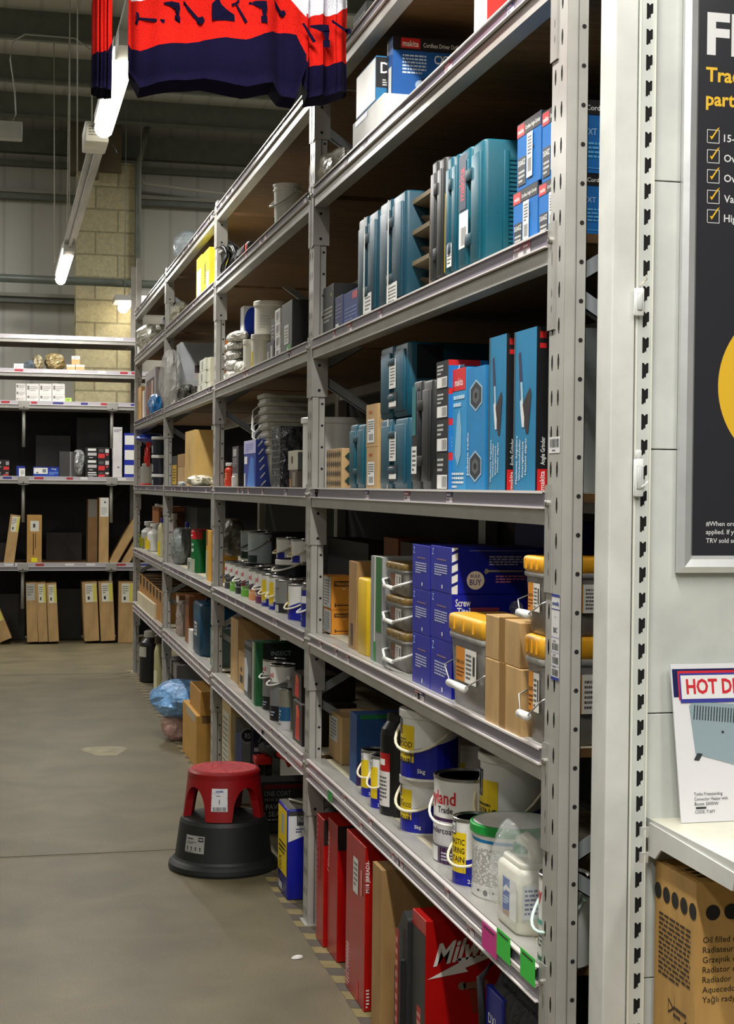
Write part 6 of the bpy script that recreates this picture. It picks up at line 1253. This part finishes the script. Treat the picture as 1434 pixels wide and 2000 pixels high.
wl = [('F', 'l', .3, .3, .9, .8, 3, (150, 146, 140)), ('F', 'r', .08, .4, .25, .8, (120, 116, 110))]
for i in range(3):
    Bx('white_carton', 'white carton, %s of the narrow left stack on the end rack' % ('bottom', 'middle', 'top')[i], z2_ if i == 0 else TOP[0]+.001, 31, 50.5, (776, 762, 749)[i], .2, (214, 210, 206), wl, group='white cartons on the end rack')
for j in range(3):
    for i in range(2):
        x = 51.5+25.3*j; Bx('white_carton', 'white carton, %s row, %s of the three columns on the end rack' % (('lower', 'upper')[i], ('left', 'middle', 'right')[j]), z2_ if i == 0 else TOP[0]+.001, x, x+24.6, (770, 749)[i], .2, (218, 214, 210), wl, group='white cartons on the end rack')
Bx('green_white_box', 'small pale green box right of the white cartons on the end rack', z2_, 127, 140, 777, .1, (170, 200, 90), [('F', 'l', .2, .3, .8, .8, 2, (80, 110, 40))], cat='box')
bk = [('F', 'r', .1, .66, .36, .86, (200, 196, 200)), ('F', 'r', .55, .16, .95, .42, (210, 50, 50)), ('F', 'l', .1, .2, .4, .5, 2, (170, 170, 170)), ('F', 'r', .72, .56, .95, .86, (160, 150, 150))]
Bx('black_red_box', 'black and red box at the left edge of the end rack, lower one', z1_, -8, 18, 921, .2, (24, 20, 22), bk, cat='box'); Bx('black_red_box', 'black and red box at the left edge of the end rack, upper one', TOP[0]+.001, -8, 19, 898, .2, (24, 20, 22), bk, cat='box')
Bx('blue_white_box', 'narrow blue box with a white label on the end rack', z1_, 32, 49, 910, .2, (20, 40, 140), [('F', 'r', .3, .02, 1, .78, WS), ('F', 'l', .5, .1, .9, .6, 4, (100, 100, 100))], cat='box')
Bx('blue_carton', 'wide blue carton with a white panel on the end rack', z1_, 65, 115, 911, .2, (20, 60, 160), [('F', 'r', .02, .28, .56, .88, WS), ('F', 'p', [(.1, .34), (.16, .5), (.22, .34)], (20, 20, 20)), ('F', 'r', .36, .4, .5, .75, (120, 130, 130)), ('F', 't', 'Wrap', .8, .7, .14, WS, .3), ('F', 'l', .62, .2, .98, .5, 3, (120, 160, 220)), ('F', 'r', 0, .88, 1, 1, (16, 34, 120))])
Bx('wrapped_pack', 'dark boards wrapped in clear film in the middle of the end rack', z1_, 116, 150, 882, .3, (58, 56, 56), [('F', 'r', .62, 0, .66, 1, (150, 150, 150)), ('F', 'r', .7, 0, .73, 1, (110, 110, 112))], cat='pack')
a = ony(140, 880, YB+.1); b_ = ony(166, 880, YB+.1); bag('film_end', 'crumpled clear film at the right end of the wrapped boards', ((a.x+b_.x)/2, YB+.12, z1_), b_.x-a.x, .2, a.z-z1_+.01, (150, 150, 150), 105, False, amp=.12)
for i in range(3):
    zb_ = TOP[0]+.001 if i else z1_
    for j in range(2): Bx('battery_pack_box', 'black and red box, %s row %s, in the block of six on the end rack' % (('bottom', 'middle', 'top')[i], ('left', 'right')[j]), zb_, 167+24*j, 190+24*j, (921, 897, 874)[i], .2, (22, 20, 22), ([('F', 'r', .2, .72, .9, .92, WS), ('F', 'r', .2, .3, .95, .55, (190, 186, 186)), ('F', 'l', .3, .08, .8, .2, 1, WS)] if j == 0 else [('F', 'r', .05, .1, .6, .46, (214, 50, 56)), ('F', 'r', .64, .55, .95, .88, (200, 196, 196)), ('F', 'r', .1, .6, .5, .85, (90, 80, 84)), ('F', 'c', .8, .4, .1, (200, 60, 60))]), group='block of six black and red boxes', cat='box')
Bx('white_tall_box', 'tall white box right of the black and red boxes on the end rack', z1_, 221, 239, 834, .15, (216, 212, 212), [('F', 'l', .1, .9, .9, .96, 2, (90, 90, 120)), ('F', 'c', .6, .2, .02, (110, 110, 110))], cat='box')
Bx('blue_striped_box', 'tall blue box with three white panels at the right end of the rack', z1_, 243, 262, 846, .15, (20, 44, 160), [('F', 'r', .05, .08, 1, .28, WS), ('F', 'r', .05, .4, 1, .62, WS), ('F', 'r', .05, .74, 1, .95, WS)], cat='box')
ylab = [('F', 'r', .2, .66, .95, .97, (224, 222, 206)), ('F', 'r', .7, .67, .94, .96, (214, 206, 90)), ('F', 'l', .26, .8, .66, .94, 4, (120, 120, 116)), ('F', 'r', .34, .7, .48, .755, (40, 40, 40))]
Bx('long_carton', 'long brown carton with a yellow label leaning right, left end of the middle shelf', z4, 8, 28, 1004, .3, CARD, ylab, tilt=.13)
Bx('long_carton', 'upright brown carton with dark lines and a yellow tag on the middle shelf', z4, 53, 82, 1006, .3, (180, 138, 74), [('F', 'r', .22, .66, .8, .88, (214, 212, 200)), ('F', 'r', .4, .74, .56, .82, (60, 60, 60)), ('F', 'r', .4, .16, .47, .62, (70, 46, 20)), ('F', 'r', .55, .3, .6, .62, (70, 46, 20)), ('F', 'r', .3, .02, .7, .11, (226, 214, 40))])
Bx('long_carton', 'shaded upright carton left of the white labelled one, middle shelf of the end rack', z4, 172, 191, 975, .3, (120, 88, 50), [('F', 'r', .05, .72, .9, 1, (110, 104, 96))], dy=.1)  # brown and label white both dimmed to paint this carton in shade
Bx('long_carton', 'tall upright carton with a white label at its top, middle shelf of the end rack', z4, 194, 213, 972, .3, CARD, [('F', 'r', .1, .71, .96, 1, (220, 220, 216)), ('F', 'l', .2, .74, .8, .86, 4, (150, 150, 150)), ('F', 'c', .6, .93, .015, (60, 60, 60))])
Bx('long_carton', 'carton leaning steeply right at the end of the middle shelf, left one', z4+.01, 214, 230, 1000, .3, CARD, [('F', 'r', .9, 0, 1, 1, (70, 46, 26))], tilt=.52)
Bx('long_carton', 'carton leaning steeply right at the end of the middle shelf, right one', z4+.01, 237, 252, 1040, .3, CARD, [('F', 'r', .0, 0, .06, 1, (70, 46, 26))], tilt=.52, dy=.05)
for i, (x0, x1, yt, tl_, lb) in enumerate(((0, 25, 1196, -.38, 'long carton leaning left at the left edge, on the floor of the end rack'), (54, 75, 1138, -.03, 'first of three upright cartons on the floor of the end rack, grey label'), (76, 94.5, 1138, -.045, 'second of three upright cartons on the floor of the end rack, yellow label'), (96, 116, 1139, -.05, 'third of three upright cartons on the floor of the end rack, tilted'), (166, 195, 1137, -.05, 'upright carton with a yellow label, left of the right hand pair on the floor'), (198, 226, 1136, -.05, 'upright carton with a yellow label, right of the right hand pair on the floor'), (232, 261, 1136, 0, 'upright carton with a yellow label by the end post of the long rack'))):
    Bx('tall_label_carton', lb, .003 if tl_ >= 0 else .02, x0, x1, yt, .3, CARD, ylab if i != 1 else [('F', 'r', .05, .7, .8, .98, (180, 180, 172)), ('F', 'l', .1, .78, .7, .95, 4, (110, 110, 110))], tilt=tl_, dy=.03, group='tall labelled cartons on the floor of the end rack')
for i, (x0, x1, yt, zz_) in enumerate(((70, 138, 850, z1_), (150, 212, 815, z1_), (0, 30, 1060, z4), (90, 160, 1040, z4), (110, 160, 1150, .003), (0, 50, 1160, .003))):  # dark boxes added to keep the depth of the end rack in shade
    Bx('dark_filler_box', 'dark filler box added for shade in the end rack behind %s' % ('the blue carton', 'the six black and red boxes', 'the leaning left carton', 'the gap on the middle shelf', 'the gap between floor cartons', 'the left floor carton')[i], zz_, x0, x1, yt, .1, (52, 48, 44), dy=.46, cat='box')
